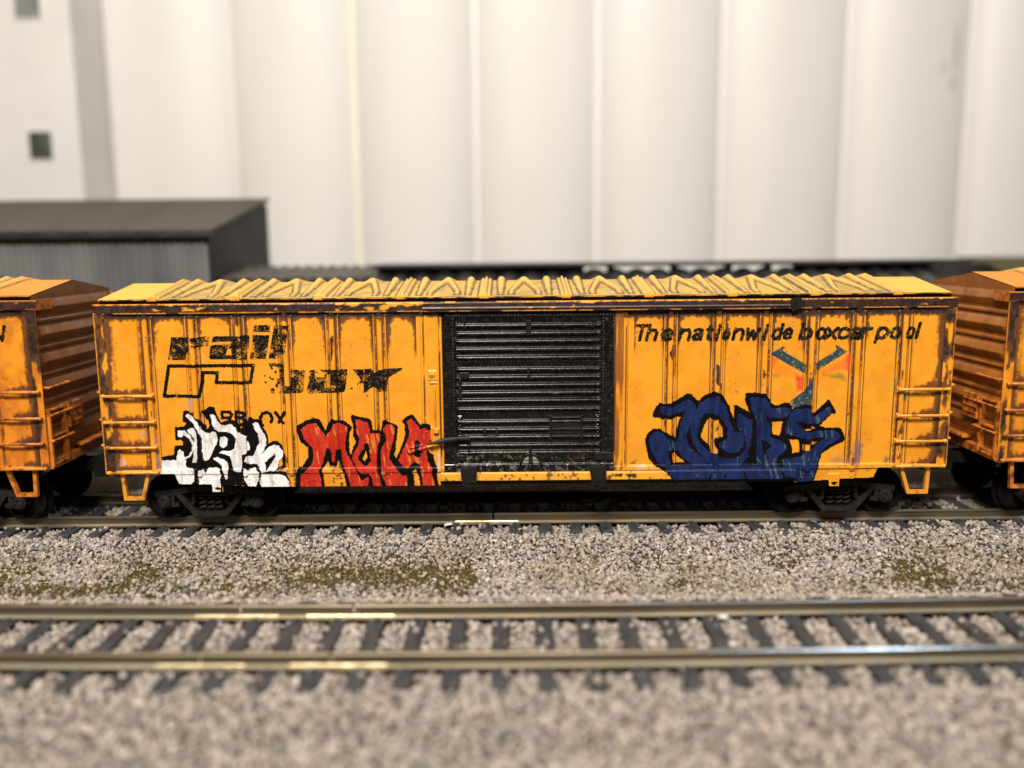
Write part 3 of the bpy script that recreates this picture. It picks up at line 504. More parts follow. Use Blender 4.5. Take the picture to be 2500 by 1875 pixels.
def make_roof(root, res, dz, rust, seed):
    nx = int(175.6/res); nu = int(19/res)
    X, U = np.meshgrid(np.linspace(-87.8, 87.8, nx), np.linspace(-1, 1, 2*nu+1)); u = 1-np.abs(U)
    H = .86*roof_h(X, u)
    Y = 18+U*18; Z = 48.9+2.62*u+H
    # round the ridge crest of the pressed ribs down to both slopes
    n1 = fbm(X, Y, .3, 5+seed); n2 = fbm(X, Y, 2.2, 8+seed)
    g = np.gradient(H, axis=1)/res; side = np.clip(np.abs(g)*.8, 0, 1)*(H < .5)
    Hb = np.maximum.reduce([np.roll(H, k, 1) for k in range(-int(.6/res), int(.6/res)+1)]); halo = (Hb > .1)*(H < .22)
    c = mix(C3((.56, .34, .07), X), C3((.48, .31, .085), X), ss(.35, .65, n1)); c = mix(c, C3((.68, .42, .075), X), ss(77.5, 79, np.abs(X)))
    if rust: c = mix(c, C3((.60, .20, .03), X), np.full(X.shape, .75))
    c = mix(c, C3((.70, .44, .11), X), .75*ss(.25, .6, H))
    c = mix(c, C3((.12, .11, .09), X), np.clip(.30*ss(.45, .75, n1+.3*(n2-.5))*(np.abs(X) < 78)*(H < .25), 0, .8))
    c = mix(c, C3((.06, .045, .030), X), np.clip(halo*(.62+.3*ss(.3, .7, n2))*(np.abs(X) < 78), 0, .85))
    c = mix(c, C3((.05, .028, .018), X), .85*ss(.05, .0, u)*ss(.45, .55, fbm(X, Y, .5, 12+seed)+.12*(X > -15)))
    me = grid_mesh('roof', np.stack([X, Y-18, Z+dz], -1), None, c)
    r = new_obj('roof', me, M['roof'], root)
    fit = M['yel'] if not rust else M['ora']
    MB().box(-87.8, 87.8, -18.0, 18.0, 48.70+dz, 48.88+dz).build('roof_edge', M['edge'] if not rust else fit, r)
    for s in SEAMS:
        b = MB().box(s-1.0, s+1.0, -18.3, -17.5, 48.45+dz, 49.15+dz, .15); b.box(s-.75, s+.85, -17.9, -16.9, 48.95+dz, 49.35+dz, .12); b.build('seam_cap', fit, r)
    return r
def fascia(root, res, dz, rust, seed):
    nx = int(178/res); nz = int(2.0/res)+3
    X, Z = np.meshgrid(np.linspace(-89, 89, nx), np.linspace(45.9, 47.95, nz))
    trk = (X > -21.3) & (X < 54.6)
    y = np.where(trk, -.55, 0.); y = y-.22*(trk & (Z < 46.75) & (Z > 46.3)); y = y+.3*ss(47.7, 47.95, Z)
    y = np.where(np.abs(X+21.45) < .16, .3, y)
    n = fbm(X*.35, Z, .9, 70+seed); n2 = fbm(X, Z, 2.5, 74+seed)
    worn_ = ss(.67, .74, n+.12*(np.abs(X+30) < 9)-.05*(X > 0)); edge = np.maximum(ss(47.76, 47.9, Z+(n2-.5)*.35), ss(46.2, 46.0, Z+(n2-.5)*.3)*(n > .42))
    f = np.clip(np.maximum(worn_, edge), 0, 1)*(1-.9*((X > -21) & (X < -6) & (n < .56)))
    c = mix(mix(C3((.022, .011, .009), X), C3((.055, .022, .014), X), ss(.35, .7, n2)), mix(C3((.72, .30, .03), X), C3((.55, .15, .012), X), np.full(X.shape, rust)), f)
    P = np.stack([X, y-18, Z+dz], -1); top = P[-1:].copy(); top[..., 1] = -16.9; bot = P[:1].copy(); bot[..., 1] = -17.2
    P = np.concatenate([bot, P, top]); c = np.concatenate([c[:1], c, np.full_like(c[-1:], .015)])  # ledge row coloured dark so the gap under the eave reads dark
    o = new_obj('top_rail', grid_mesh('top_rail', P, None, c), M['side'], root)
    for q in (-88.99, 88.99): MB().box(q-.01, q+.01, -18, -12, 45.9+dz, 47.95+dz).build('top_rail_cap', M['yel'] if not rust else M['ora'], o)
    return o
def end_wall(root, sx, dz, rust, seed):
    Y, Z = np.meshgrid(np.linspace(.2, 35.8, 150), np.linspace(12, 51.3, 260)); n = fbm(Y, Z, .3, 80+seed); n2 = fbm(Y, Z, 1.5, 83+seed)
    x = np.full(Y.shape, 87.9); e = ss(.6, 2.6, Y)*ss(35.4, 33.4, Y)
    for zc, h in ((46.2, .5), (40.6, .8), (34.9, .8), (29.2, .9), (23.6, .75), (18.0, .7)):
        d = (Z-zc); x = x+e*h*np.clip(1-np.abs(d)/1.75, 0, 1)**.8
    for zc in (43.4, 37.8, 32.1, 26.4, 20.8): x = x+.25*e*(np.abs(Z-zc) < .35)
    keep = Z < 48.9+2.5*(1-np.abs(Y-18)/18)
    c = mix(C3((.42, .148, .012), Y), C3((.29, .088, .009), Y), ss(.2, .8, n)); c = mix(c, C3((.12, .042, .010), Y), np.full(Y.shape, .55*(rust > .6))); c = mix(c, C3((.08, .032, .012), Y), np.clip(.22*ss(.5, .8, n2)+.35*ss(30, 12, Z), 0, .9))  # ends of the rustiest car darkened, their shade put into the colour
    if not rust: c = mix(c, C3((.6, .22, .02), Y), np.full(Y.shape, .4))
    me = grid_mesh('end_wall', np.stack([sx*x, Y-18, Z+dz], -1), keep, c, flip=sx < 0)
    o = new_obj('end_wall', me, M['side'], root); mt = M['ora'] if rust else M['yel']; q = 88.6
    def X_(a, b): return (min(sx*a, sx*b), max(sx*a, sx*b))
    for z in (29.6, 23.7, 18.2):
        b = MB().tube([(sx*q, -17.2, z+dz), (sx*(q+1), -17.2, z+dz), (sx*(q+1), -8.6, z+dz), (sx*q, -8.6, z+dz)], .28); b.build('grab_iron', mt, o)
    b = MB()
    for y in (-17.0, -10.5): b.box(*X_(q-.6, q+.75), y-.35, y+.35, 12.5+dz, 25+dz, .1)
    for z in (24.6, 19, 13): b.box(*X_(q-.6, q+.7), -17, -10.5, z-.25+dz, z+.25+dz, .08)
    b.build('end_ladder', mt, o)
    b = MB().box(*X_(q, q+.9), -9.6, -3.6, 19.6+dz, 25.2+dz, .15)
    for z in (20.9, 22.3, 23.7): b.box(*X_(q+.9, q+1.1), -9.2, -4, z-.12+dz, z+.12+dz)
    b.build('brake_panel', mt, o)
    MB().box(*X_(q-.4, q+1.7), -6, 16, 14.6+dz, 15.3+dz, .15).build('crossover_step', mt, o)
    MB().box(*X_(q-1.5, q+.5), -17.4, 17.4, 12.0+dz, 14.0+dz, .2).build('end_sill', mt, o)
    return o
def grab(root, x0, x1, z, mat, dz):
    b = MB(); y = -18.75
    b.tube([(x0, -17.6, z+dz), (x0, y+.15, z+dz), (x0+.25, y, z+dz), (x1-.25, y, z+dz), (x1, y+.15, z+dz), (x1, -17.6, z+dz)], .29, 10)
    for x in (x0, x1): b.ball((x, y+.1, z+dz), .47, 6); b.box(x-.35, x+.35, -17.85, -17.5, z-.75+dz, z+.45+dz, .08)
    return b.build('grab_iron', mat, root)
def stirrup(root, xs, mat, dz):
    b = MB().band([(x, z+dz) for x, z in xs], .75, -17.9, -17.0)
    return b.build('step', mat, root)
def door(root, dz, full=True):
    res = .11 if full else .25; x0, x1, z0, z1 = -17.25, 18.6, 11.75, 46.0
    X, Z = np.meshgrid(np.arange(x0, x1, res), np.arange(z0, z1, res)); y = np.full(X.shape, .30); inn = (X > -14.6) & (X < 15.95)
    y = np.where(inn & (Z > 13.6) & (Z < 44.6), .55, y); wear_glint = np.zeros(X.shape); n3 = fbm(X, Z, 2.2, 90); n1 = fbm(X*.3, Z, .5, 93)
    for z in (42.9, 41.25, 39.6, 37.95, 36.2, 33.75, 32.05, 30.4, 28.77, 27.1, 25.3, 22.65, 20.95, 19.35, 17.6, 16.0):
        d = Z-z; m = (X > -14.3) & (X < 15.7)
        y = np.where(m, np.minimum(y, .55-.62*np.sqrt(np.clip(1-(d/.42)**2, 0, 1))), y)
        wear_glint = np.maximum(wear_glint, m*np.maximum(bump(np.abs(d-.12), .04, .04)*.5, bump(np.abs(d+.24), .04, .05)*.8)*ss(.40, .72, n3+.4*(n1-.5)))  # pale lines along the ridges: rubbed edges plus painted highlights
    for z, xa, xb in ((44.95, -17, 18.4), (35.35, -14.4, 15.8), (24.45, -14.4, 15.8), (15.0, -14.4, 15.8), (13.9, -16.8, 18.3)):
        t = ((X-xa+.34) % .68)-.34; r = np.hypot(t, Z-z); y = np.where((X > xa) & (X < xb), y-.12*np.sqrt(np.clip(1-(r/.19)**2, 0, 1)), y)
    for xx, lo, hi in ((-15.0, 13, 45), (-14.15, 14, 44), (16.25, 13, 45), (15.3, 14, 44), (18.35, 13, 45.4)):
        t = ((Z+.32) % .64)-.32; r = np.hypot(X-xx, t); y = np.where((Z > lo) & (Z < hi), y-.12*np.sqrt(np.clip(1-(r/.19)**2, 0, 1)), y)
    y = np.where((Z > 14.35) & (Z < 15.6) & inn, np.minimum(y, .25), y)
    for q in (-6.6, 8.2): y = np.where((np.abs(X-q) < .22) & (Z > 14.1) & (Z < 16), -.1, y)
    y = np.where((Z < 13.4), np.minimum(y, .12), y)
    for q in (-8.2, 8.8):
        for zz in (12.5, 13.05): y = np.where(np.hypot(X-q, Z-zz) < .22, -.1, y)
    for (a, b_) in ((22.6, 1), (20.9, 1), (19.4, 1)):
        for q in (-13.8, 15.2): y = np.where((np.abs(X-q) < .5) & (np.abs(Z-a-.8) < .5), np.minimum(y, .4), y); y = np.where(np.hypot(X-q, Z-a-.8) < .22, .2, y)
    c = mix(C3((.004, .0038, .004), X), C3((.014, .013, .012), X), ss(.45, .7, n3)); c = mix(c, C3((.30, .29, .27), X), wear_glint*.75)
    low = ss(17.5, 13.2, Z)*ss(.50, .62, fbm(X, Z, .9, 96))*(1-.6*ss(-10, 4, X)); c = mix(c, C3((.28, .27, .24), X), .6*low*ss(.46, .62, n3))
    c = mix(c, C3((.06, .025, .018), X), .45*ss(.6, .75, fbm(X, Z, .8, 99))*ss(16.0, 15, Z)*(X > 3)); c = mix(c, C3((.4, .38, .35), X), ss(.95, .98, vn(X, Z, 2.4, 45))*.35*(np.abs(X) > 14))
    c = mix(c, C3((.35, .34, .32), X), .35*bump(np.hypot((X-6.3)/.9, (Z-28.7)/.3), .7, .3)*ss(.4, .6, n3)); hd = np.hypot(X-1.0, Z-13.6); c = mix(c, C3((.42, .40, .37), X), .8*bump(hd, 1.7, .3)*(Z > 13.7))
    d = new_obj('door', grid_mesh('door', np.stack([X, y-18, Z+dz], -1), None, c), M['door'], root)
    if not full: return d
    g = M['blk']; F = -17.4
    def bx(name, *boxes):
        b = MB()
        for (a, e, zz0, zz1, pr) in boxes: b.box(a, e, F-.3-pr, F+.2, zz0+dz, zz1+dz, .1)
        return b.build(name, g, d)
    bx('latch', (.15, 1.25, 40.9, 44.0, .45)); bx('latch', (.4, 1.0, 31.7, 34.0, .45)); bx('clamp', (-12.7, -12.3, 42.2, 44.6, .35)); bx('clamp', (13.7, 14.1, 42.2, 44.6, .35))
    bx('latch_box', (-13.8, -11.7, 32.1, 33.2, .5)); bx('handle', (-13.9, -13.3, 27.4, 32.0, .55)); bx('door_plate', (-9.0, -8.4, 19.7, 21.2, .6), (-6.4, -5.8, 19.7, 21.2, .6), (-8.7, -6, 19.6, 19.95, .5))
    b = MB()
    for x in (5.2, 11.7): b.tube([(x, F-.75, 18.9+dz), (x, F-.75, 23.7+dz)], .27, 8).ball((x, F-.75, 23.8+dz), .34, 6)
    for z in (23.5, 19.5): b.tube([(5.2, F-.65, z+dz), (11.7, F-.65, z+dz)], .16, 6)
    b.box(5.3, 11.6, F-.4, F, 18.9+dz, 23.6+dz, .1); b.tube([(5.2, F-.6, 21.1+dz), (11.7, F-.6, 21.1+dz)], .12, 6); b.build('placard_frame', g, d)
    b = MB().tube([(-20.7, F-2.0, 18.25+dz), (-17, F-1.5, 19.0+dz), (-14.2, F-1.1, 19.25+dz), (-11.8, F-1.0, 19.3+dz)], [.2, .6, .45, .5], 8); b.box(-14.8, -11.6, F-.6, F, 18.1+dz, 19.2+dz, .1); b.build('lever', M['frame'], d)
    b = MB().tube([(1.0+2.15*math.cos(a), F-.5, 13.55+2.15*math.sin(a)+dz) for a in np.linspace(0, math.pi, 15)], .28, 8); b.tube([(1.0, F-.9, 13.2+dz), (.95, F-.95, 15.2+dz), (.9, F-.8, 17.4+dz)], [.5, .42, .24], 8); b.ball((1, F-.9, 13.3+dz), .55, 6); b.build('handle', g, d)
    for x in (-12.0, 13.9):
        b = MB().tube([(x, F-.5, 15.8+dz), (x, F-.5, 17.6+dz)], .26, 8).ball((x, F-.6, 17.6+dz), .42, 6).ball((x, F-.6, 15.9+dz), .35, 6); b.build('hinge_rod', g, d)
    bx('bracket', (-14.5, -12.9, 14.5, 15.6, .5)); bx('bracket', (14.5, 18.4, 14.3, 15.9, .45))
    for x in (-12.1, 15.1):
        b = MB(); b.prism([(x-1.75, 12.7+dz), (x-1.6, 13.15+dz), (x+1.6, 13.15+dz), (x+1.75, 12.7+dz), (x+1.55, 9.6+dz), (x+1.3, 9.3+dz), (x-1.0, 9.3+dz), (x-1.3, 9.6+dz)], -19.7, -17.9)
        b.prism([(x-1.3, 12.5+dz), (x-1.2, 12.8+dz), (x+1.2, 12.8+dz), (x+1.3, 12.5+dz), (x+1.15, 10+dz), (x-1.0, 10+dz)], -19.95, -19.7); b.build('door_roller', g, d)
    return d

# ------------------------------------------------------------------ trucks and couplers
def truck(root, xc, y0):
    """one bogie, wheels standing on the rails; car centre line is y=0 in car space"""
    t = bpy.data.objects.new('truck', None); COL.objects.link(t); t.parent = root; t.location = (xc*S, 0, 0)
    m = M['truck']; wb = 10.1
    for sy in (-1, 1):
        b = MB(); yo, yi = (sy*13.2, sy*11.6) if sy > 0 else (-13.2, -11.6)
        ya, yb = min(yo, yi), max(yo, yi)
        kk = [0]
        def strut(P, wd):
            kk[0] += .03; b.band(P, wd, ya+kk[0], yb-kk[0])
        strut([(-12, 6.2), (-7.2, 6.7), (-3.9, 7.4), (3.9, 7.4), (7.2, 6.7), (12, 6.2)], 1.3)
        strut([(-7.2, 6.5), (-3.3, 1.75), (3.3, 1.75), (7.2, 6.5)], 1.15)
        for s in (-1, 1):
            strut([(s*3.6, 7), (s*3.6, 4.4), (s*4.6, 3.6)], .7); strut([(s*8.2, 6.4), (s*8.1, 3.7), (s*6.9, 3.9)], .8)
        b.box(-3.3, 3.3, ya+.1*(sy < 0), yb-.1*(sy > 0), 5.7, 6.3, .1); b.build('side_frame', M['frame'], t)
        for s in (-1, 1):
            MB().lathe((s*wb, sy*12.4, 4.5), [(1.55, -1.25*1), (1.55, .5), (1.5, .9), (1.15, 1.0), (1.1, 1.25)] if sy > 0 else [(1.1, -1.25), (1.15, -1.0), (1.5, -.9), (1.55, -.5), (1.55, 1.25)], 24).build('bearing_cap', M['frame'], t)
            bo = MB()
            for k in range(3):
                a = math.pi/2+k*2.094; bo.lathe((s*wb+.6*math.cos(a), sy*13.7, 4.5+.6*math.sin(a)), [(.2, -.15), (.2, .15)], 6)
            bo.build('bearing_bolts', m, t)
        for q in (-1.75, 0, 1.75):
            P = [(q+.75*math.cos(a*.7), sy*12.3+.75*math.sin(a*.7), 2.4+a*.118) for a in range(0, 28)]
            MB().tube(P, .26, 6).build('spring', M['frame'], t)
    MB().box(-1.9, 1.9, -11.8, 11.8, 4.2, 7.6, .2).build('bolster', m, t)
    for s in (-1, 1):
        b = MB()
        for sy in (-1, 1):
            g = [(.9, 10.0), (3.6, 10.0), (4.1, 10.3), (4.25, 10.9), (4.75, 10.8), (4.68, 9.5), (5.35, 9.1), (5.3, 8.55), (1.4, 8.7), (.9, 9.2)]
            b.lathe((s*wb, 0, 4.75), [(r, sy*h) for r, h in g], 40)
        b.lathe((s*wb, 0, 4.75), [(.75, -11.8), (.75, 11.8)], 12); b.build('wheelset', m, t)
        MB().box(s*5.0-.5, s*5.0+.5, -9.4, 9.4, 4.2, 5.2, .15).build('brake_beam', m, t)
    return t
def coupler(root, sx, dz):
    o = MB().box(min(sx*83, sx*91.2), max(sx*83, sx*91.2), -2, 2, 8.2+dz*.5, 11+dz*.5, .3)
    o.prism([(sx*90.6, 7.7), (sx*93.8, 7.7), (sx*94.4, 9), (sx*94.4, 11), (sx*93.5, 12.2), (sx*90.6, 12.2)], -3.1, 1.2); o.prism([(sx*92.6, 8), (sx*95.6, 8), (sx*95.6, 11.6), (sx*92.6, 11.6)], -3.4, -1.7)
    return o.build('coupler', M['truck'], root)

def boxcar(name, xc, dz, label, rust, seed, hero):
    root = empty(name, (xc, 18, 0), label, 'boxcar', 'orange boxcars coupled on the far track')
    fit = M['ora'] if rust else M['yel']; res = .12 if hero else .28
    side = make_side('side_wall', root, res, dz, rust, seed, hero)
    b = MB().box(-87.2, 87.2, -16.6, 17.9, 12.2+dz, 48.6+dz); b.build('body_shell', M['slot'], root)
    b = MB()
    for c in RIBS: b.box(c-.5, c+.5, 17.95, 18.5, 12+dz, 46+dz)
    b.box(-89, 89, 17.95, 18.5, 45.9+dz, 47.9+dz).box(-89, 89, 17.93, 18.2, 12+dz, 45.9+dz); b.build('far_side_wall', fit, root)
    make_roof(root, .2 if hero else .32, dz, rust, seed)
    fascia(root, .14 if hero else .3, dz, rust, seed)
    for sx in (-1, 1): end_wall(root, sx, dz, rust, seed+3*(sx+1))
    door(root, dz, hero)
    for sx in (-1, 1):
        for z in (28.9, 23.35, 17.9, 12.5): grab(root, *((78.0, 88.0) if sx > 0 else (-88.0, -78.0)), z, fit, dz)
        stirrup(root, [(sx*79.5, 12.1), (sx*81.3, 6.65), (sx*85.1, 6.65), (sx*85.3, 12.1)] if sx > 0 else [(-85.6, 12.1), (-85.3, 6.65), (-81.6, 6.65), (-80.1, 12.1)], fit, dz)
        coupler(root, sx, dz)
    b = MB().box(-86, 86, -3.2, 3.2, 8.4+dz, 12.1+dz, .2)
    for x in (-50, -36, -22, -8, 8, 22, 36, 50): b.box(x-.4, x+.4, -16.2, 16.2, 9.6+dz, 12.0+dz)
    b.box(-30, -16, 4, 12, 6.8+dz, 11+dz, .6).box(20, 40, -2, 5, 7.2+dz, 11+dz, .6)
    b.build('underframe', M['truck'], root)
    truck(root, -69.1, 0); truck(root, 68.5, 0)
    return root, side

hero, hero_side = boxcar('boxcar', 0, 0, 'sharp yellow boxcar in the middle with black door, white, red and blue graffiti', 0., 0, True)
all_lettering(hero, 0); all_graffiti(hero, 0)
b = MB().prism([(54.6, 47.9), (56.2, 48.3), (57.2, 47.3), (57.0, 46.4), (54.8, 45.3), (54.5, 46)], -18.9, -17.7); b.build('door_track_stop', M['blk'], hero)
b = MB().box(-19.4, -18.2, -18.6, -17.8, 20.3, 21.5, .2); b.tube([(-18.95, -18.15, 21.3), (-18.95, -18.15, 30)], .16, 6); b.build('lever_stop', M['yel'], hero)
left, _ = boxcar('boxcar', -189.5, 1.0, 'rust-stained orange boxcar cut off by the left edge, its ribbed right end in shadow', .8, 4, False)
slogan(left, 1.0, ('pool',), .15)
right, _ = boxcar('boxcar', 188.5, 1.0, 'orange boxcar cut off by the right edge, its ribbed left end carrying a square panel', .45, 11, False)

# ------------------------------------------------------------------ tracks
RPROF = [(-.26, -.01), (-.45, -.20), (-.45, -.45), (-.2, -.68), (-.2, -1.75), (-1.05, -2.0), (-1.05, -2.28), (1.05, -2.28), (1.05, -2.0), (.2, -1.75), (.2, -.68), (.45, -.45), (.44, -.14), (.34, -.02), (.2, .0), (-.2, .0)]
def track(label, yc, bend, x0, x1, pitch, off, cuts, joins, gap):
    root = empty('railway_track', (0, yc, -2.3), label, 'railway track', 'model railway tracks')
    for ry, cs in zip((-8.75, 8.75), cuts):
        xs = [x0]+cs+[x1]
        for a, c in zip(xs[:-1], xs[1:]):
            X = np.linspace(a+.22, c-.22, max(2, int((c-a)/8)+2)); n = len(RPROF); b = MB()
            v = [(x, ry+bend(x)+p, z+2.3) for x in X for p, z in RPROF]; f = [(i*n+k, i*n+(k+1) % n, (i+1)*n+(k+1) % n, (i+1)*n+k) for i in range(len(X)-1) for k in range(n)]
            f += [tuple(range(n)), tuple(range((len(X)-1)*n, len(X)*n))]; b.add(v, f); o = b.build('rail', M['rail'], root); o.data.materials.append(M['foot']); o.data.materials.append(M['polish'])
            for p in o.data.polygons:
                ks = sorted(set(i % n for i in p.vertices))
                if len(p.vertices) == 4 and ks in ([4, 5], [8, 9]): p.material_index = 1
                if len(p.vertices) == 4 and ks in ([0, 1],) and yc < 0 and 16+8*(ry < 0) < p.center.x/S < 78: p.material_index = 2
    for ry, a, c in joins:
        b = MB(); yy = ry+bend((a+c)/2); s = (bend(c)-bend(a))
        for sg in (-1, 1):
            v = [(x, yy+(bend(x)-bend((a+c)/2))+sg*p, z) for x in (a, c) for p, z in ((.22, .62), (.36, .6), (.48, .42), (1.12, .33), (1.16, .0), (.22, .02))]; n = 6
            b.add(v, [tuple(range(n)), tuple(range(n, 2*n))]+[(k, (k+1) % n, n+(k+1) % n, n+k) for k in range(n)])
        b.build('rail_joiner', M['join'], root)
    k = 0; x = x0+off
    while x < x1:
        xx = x+random.uniform(-.3, .3); y = bend(xx); L = 15+random.uniform(-.3, .3); b = MB().box(xx-1.28, xx+1.28, y-L, y+L, -2.0, 0, .12)
        for ry in (-8.75, 8.75):
            for sg in (-1, 1): b.box(xx-.55, xx+.55, y+ry+sg*1.5-.42, y+ry+sg*1.5+.42, -.02, .42, .08)
        b.build('tie', M['tie'], root); x += pitch
    return root
P1 = 6.58; P2 = 6.9
bend1 = lambda x: 0.0*x
bend2 = lambda x: 1.35*(x/90)**2
tx = lambda px, py, z: (lambda d: (CAM+d*((z-CAM[2])/d[2]))[0])(R2*(px-1250)/FPX-U2*(py-937.5)/FPX+FW)
track('straight model track under the three boxcars, its near rail edged by ballast', 17.95, bend1, -150, 150, P1, 3.0, [[-7.3], [18, -60]], [(-8.75, tx(1112, 1278, -2), tx(1265, 1276, -2)), (8.75, 14, 22)], .3)
jb = [tx(586, 1478, 0), tx(863, 1478, 0)]; jf = [tx(489, 1592, 0), tx(808, 1592, 0)]
track('empty blurred model track across the foreground', -49.9, bend2, -125, 125, P2, 2.9, [jf, jb],
      [(-8.75, tx(373, 1635, -2), tx(593, 1635, -2)), (-8.75, tx(706, 1635, -2), tx(944, 1635, -2)), (8.75, tx(477, 1505, -2), tx(681, 1505, -2)), (8.75, tx(749, 1508, -2), tx(961, 1508, -2))], .3)

# ------------------------------------------------------------------ ground, ballast and moss
def gz(x, y):
    z = -3.0-1.7*ss(1.5, -10, y)+2.0*ss(-27, -34.5, y)-.25*ss(-34.5, -36.5, y); z = z-2.4*ss(-66, -82, y)
    z = z+1.15*ss(44, 58, x)*bump(np.abs(y-4.8), 2.6, 2.0)+.35*(fbm(x, y, .06, 3)-.5)
    z = z-1.5*ss(33, 46, y)
    return z
gx, gy = np.meshgrid(np.linspace(-420, 420, 281), np.concatenate([np.linspace(-260, -100, 20), np.linspace(-99, 60, 160), np.linspace(62, 700, 60)]))
g = new_obj('ground', grid_mesh('ground', np.stack([gx, gy, gz(gx, gy)-.55], -1)), M['dirt']); tag(g, kind='structure')

def stone_shape(n, flat):
    bm = bmesh.new(); P = []
    for i in range(n):
        v = Vector((random.gauss(0, 1), random.gauss(0, 1), random.gauss(0, 1))).normalized()*random.uniform(.75, 1.05); v.z *= flat; v.x *= random.uniform(.9, 1.25); P.append(bm.verts.new(v))
    bmesh.ops.convex_hull(bm, input=P); bmesh.ops.delete(bm, geom=[v for v in bm.verts if not v.link_faces], context='VERTS'); bmesh.ops.triangulate(bm, faces=bm.faces)
    bm.verts.index_update(); V = np.array([v.co[:] for v in bm.verts]); F = np.array([[v.index for v in f.verts] for f in bm.faces]); bm.free(); return V, F
SHAPES = [stone_shape(random.choice((9, 10, 11, 12)), random.uniform(.6, .95)) for _ in range(40)]
def scatter(name, P, R, cols, mat, rg, smooth=False):
    Vs = []; Fs = []; Cs = []; n0 = 0; which = rg.integers(0, len(SHAPES), len(P))
    q = rg.normal(size=(len(P), 4)); q /= np.linalg.norm(q, axis=1)[:, None]; a, b, c, d = q.T
    Rm = np.stack([1-2*(c*c+d*d), 2*(b*c-a*d), 2*(b*d+a*c), 2*(b*c+a*d), 1-2*(b*b+d*d), 2*(c*d-a*b), 2*(b*d-a*c), 2*(c*d+a*b), 1-2*(b*b+c*c)], -1).reshape(-1, 3, 3)
    for k, (V, F) in enumerate(SHAPES):
        i = np.where(which == k)[0]
        if not len(i): continue
        W = np.einsum('nij,vj->nvi', Rm[i], V)*R[i][:, None, None]+P[i][:, None, :]; m = len(V)
        Vs.append(W.reshape(-1, 3)); Fs.append((F[None]+(np.arange(len(i))*m)[:, None, None]).reshape(-1, 3)+n0); Cs.append(np.repeat(cols[i], m, 0)); n0 += len(i)*m
    return new_obj(name, raw_mesh(name, np.concatenate(Vs), np.concatenate(Fs), smooth, np.concatenate(Cs)), mat)
rg = np.random.default_rng(3)
def field(x0, x1, y0, y1, sp):
    x, y = np.meshgrid(np.arange(x0, x1, sp), np.arange(y0, y1, sp)); x = x.ravel()+rg.uniform(-.6, .6, x.size)*sp; y = y.ravel()+rg.uniform(-.6, .6, y.size)*sp
    k = np.abs(x) < 1e9; return x[k], y[k]
def mossy(x, y):
    band = bump(np.abs(y+17.5), 8.5, 6.0); n = fbm(x, y, .055, 17, 3)+.22*(fbm(x, y, .35, 22)-.5)
    want = .475-.19*ss(-15, -70, x)-.14*bump(np.abs(x-26), 11, 8)-.12*bump(np.abs(x-95), 22, 10)-.05*bump(np.abs(x+20), 10, 6)+.06*bump(np.abs(x-2), 9, 5)+.06*bump(np.abs(x-60), 12, 8)
    return band*ss(want-.04, want+.10, n+.16*(vn(x, y, .9, 29)-.5))
ties1 = [o for o in bpy.data.objects if o.name.startswith('tie')]
PAL = np.array([(.60, .53, .465), (.47, .42, .385), (.66, .60, .54), (.34, .315, .305), (.55, .47, .42), (.24, .235, .24), (.50, .455, .40), (.40, .35, .29)]); PW = np.array([.22, .18, .14, .13, .13, .07, .08, .05])
allP, allR = [], []
for layer, sp, r0, r1 in ((0, 1.0, .42, .74), (1, .98, .34, .74), (2, 1.4, .2, .4)):
    x, y = field(-172, 172, -128, 46, sp); vis = np.abs(x) < 72+(y+100)*.64; q_ = vis | ((layer < 2) & (rg.random(len(x)) < .8)); x, y = x[q_], y[q_]; r = rg.uniform(r0, r1, len(x)); z = gz(x, y)+(-.25, .12, .3)[layer]+rg.uniform(-.15, .15, len(x)); keep = np.ones(len(x), bool)
    for yc, bend, x0, off, pitch in ((17.95, bend1, -150, 3.0, P1), (-49.9, bend2, -125, 2.9, P2)):
        dy = y-yc-bend(x); u = (x-x0-off)/pitch; dt = np.abs(u-np.round(u))*pitch
        ontie = (np.abs(dy) < 15.2) & (dt < 1.55); keep &= ~(ontie & (rg.random(len(x)) < .965)); keep &= ~((np.abs(np.abs(dy)-8.75) < 1.45))
        inn = (np.abs(dy) < 15.2); z = np.where(inn, np.minimum(z, -2.62+rg.uniform(-.25, .25, len(x))-r*.35+.35), z); z = np.where(ontie, -2.2+r*.5, z)
        z = np.where(np.abs(np.abs(dy)-8.75) < 2.3, np.minimum(z, -2.5), z)
    keep &= ~((rg.random(len(x)) < .84*mossy(x, y)))
    keep &= ~((y > 34) & (layer == 2))
    allP.append(np.stack([x, y, z], -1)[keep]); allR.append(r[keep])
P = np.concatenate(allP); R = np.concatenate(allR)
cols = np.array([.73, .705, .685])*PAL[rg.choice(len(PAL), len(P), p=PW)]*rg.uniform(.85, 1.12, (len(P), 1)); cols = cols*(1-.22*bump(np.abs(P[:, 1]+16), 14, 8)[:, None]*ss(.4, .6, fbm(P[:, 0], P[:, 1], .08, 41))[:, None]*np.array([.6, .7, 1.1]))
gv = scatter('gravel', P, R, np.clip(cols, 0, .8), M['stone'], rg); tag(gv, 'pale grey and pinkish crushed stone ballast around both tracks', 'gravel', kind='stuff')
x, y = field(-130, 140, -36, 3, .34); md = mossy(x, y); k = rg.random(len(x)) < .06+.94*md; x, y, md = x[k], y[k], md[k]
mc = np.where((rg.random(len(x)) < .22+.35*(x < -60))[:, None], np.array([.085, .085, .018]), np.array([.105, .072, .034]))*rg.uniform(.6, 1.4, (len(x), 1)); mc = np.where((rg.random(len(x)) < .12)[:, None], np.array([.33, .26, .15]), mc)
mo = scatter('moss', np.stack([x, y, gz(x, y)-.28+rg.uniform(-.1, .15, len(x))+.18*md], -1), rg.uniform(.13, .30, len(x)), mc, M['moss'], rg); tag(mo, 'brown and green ground foam patches among the ballast stones', 'moss', kind='stuff')
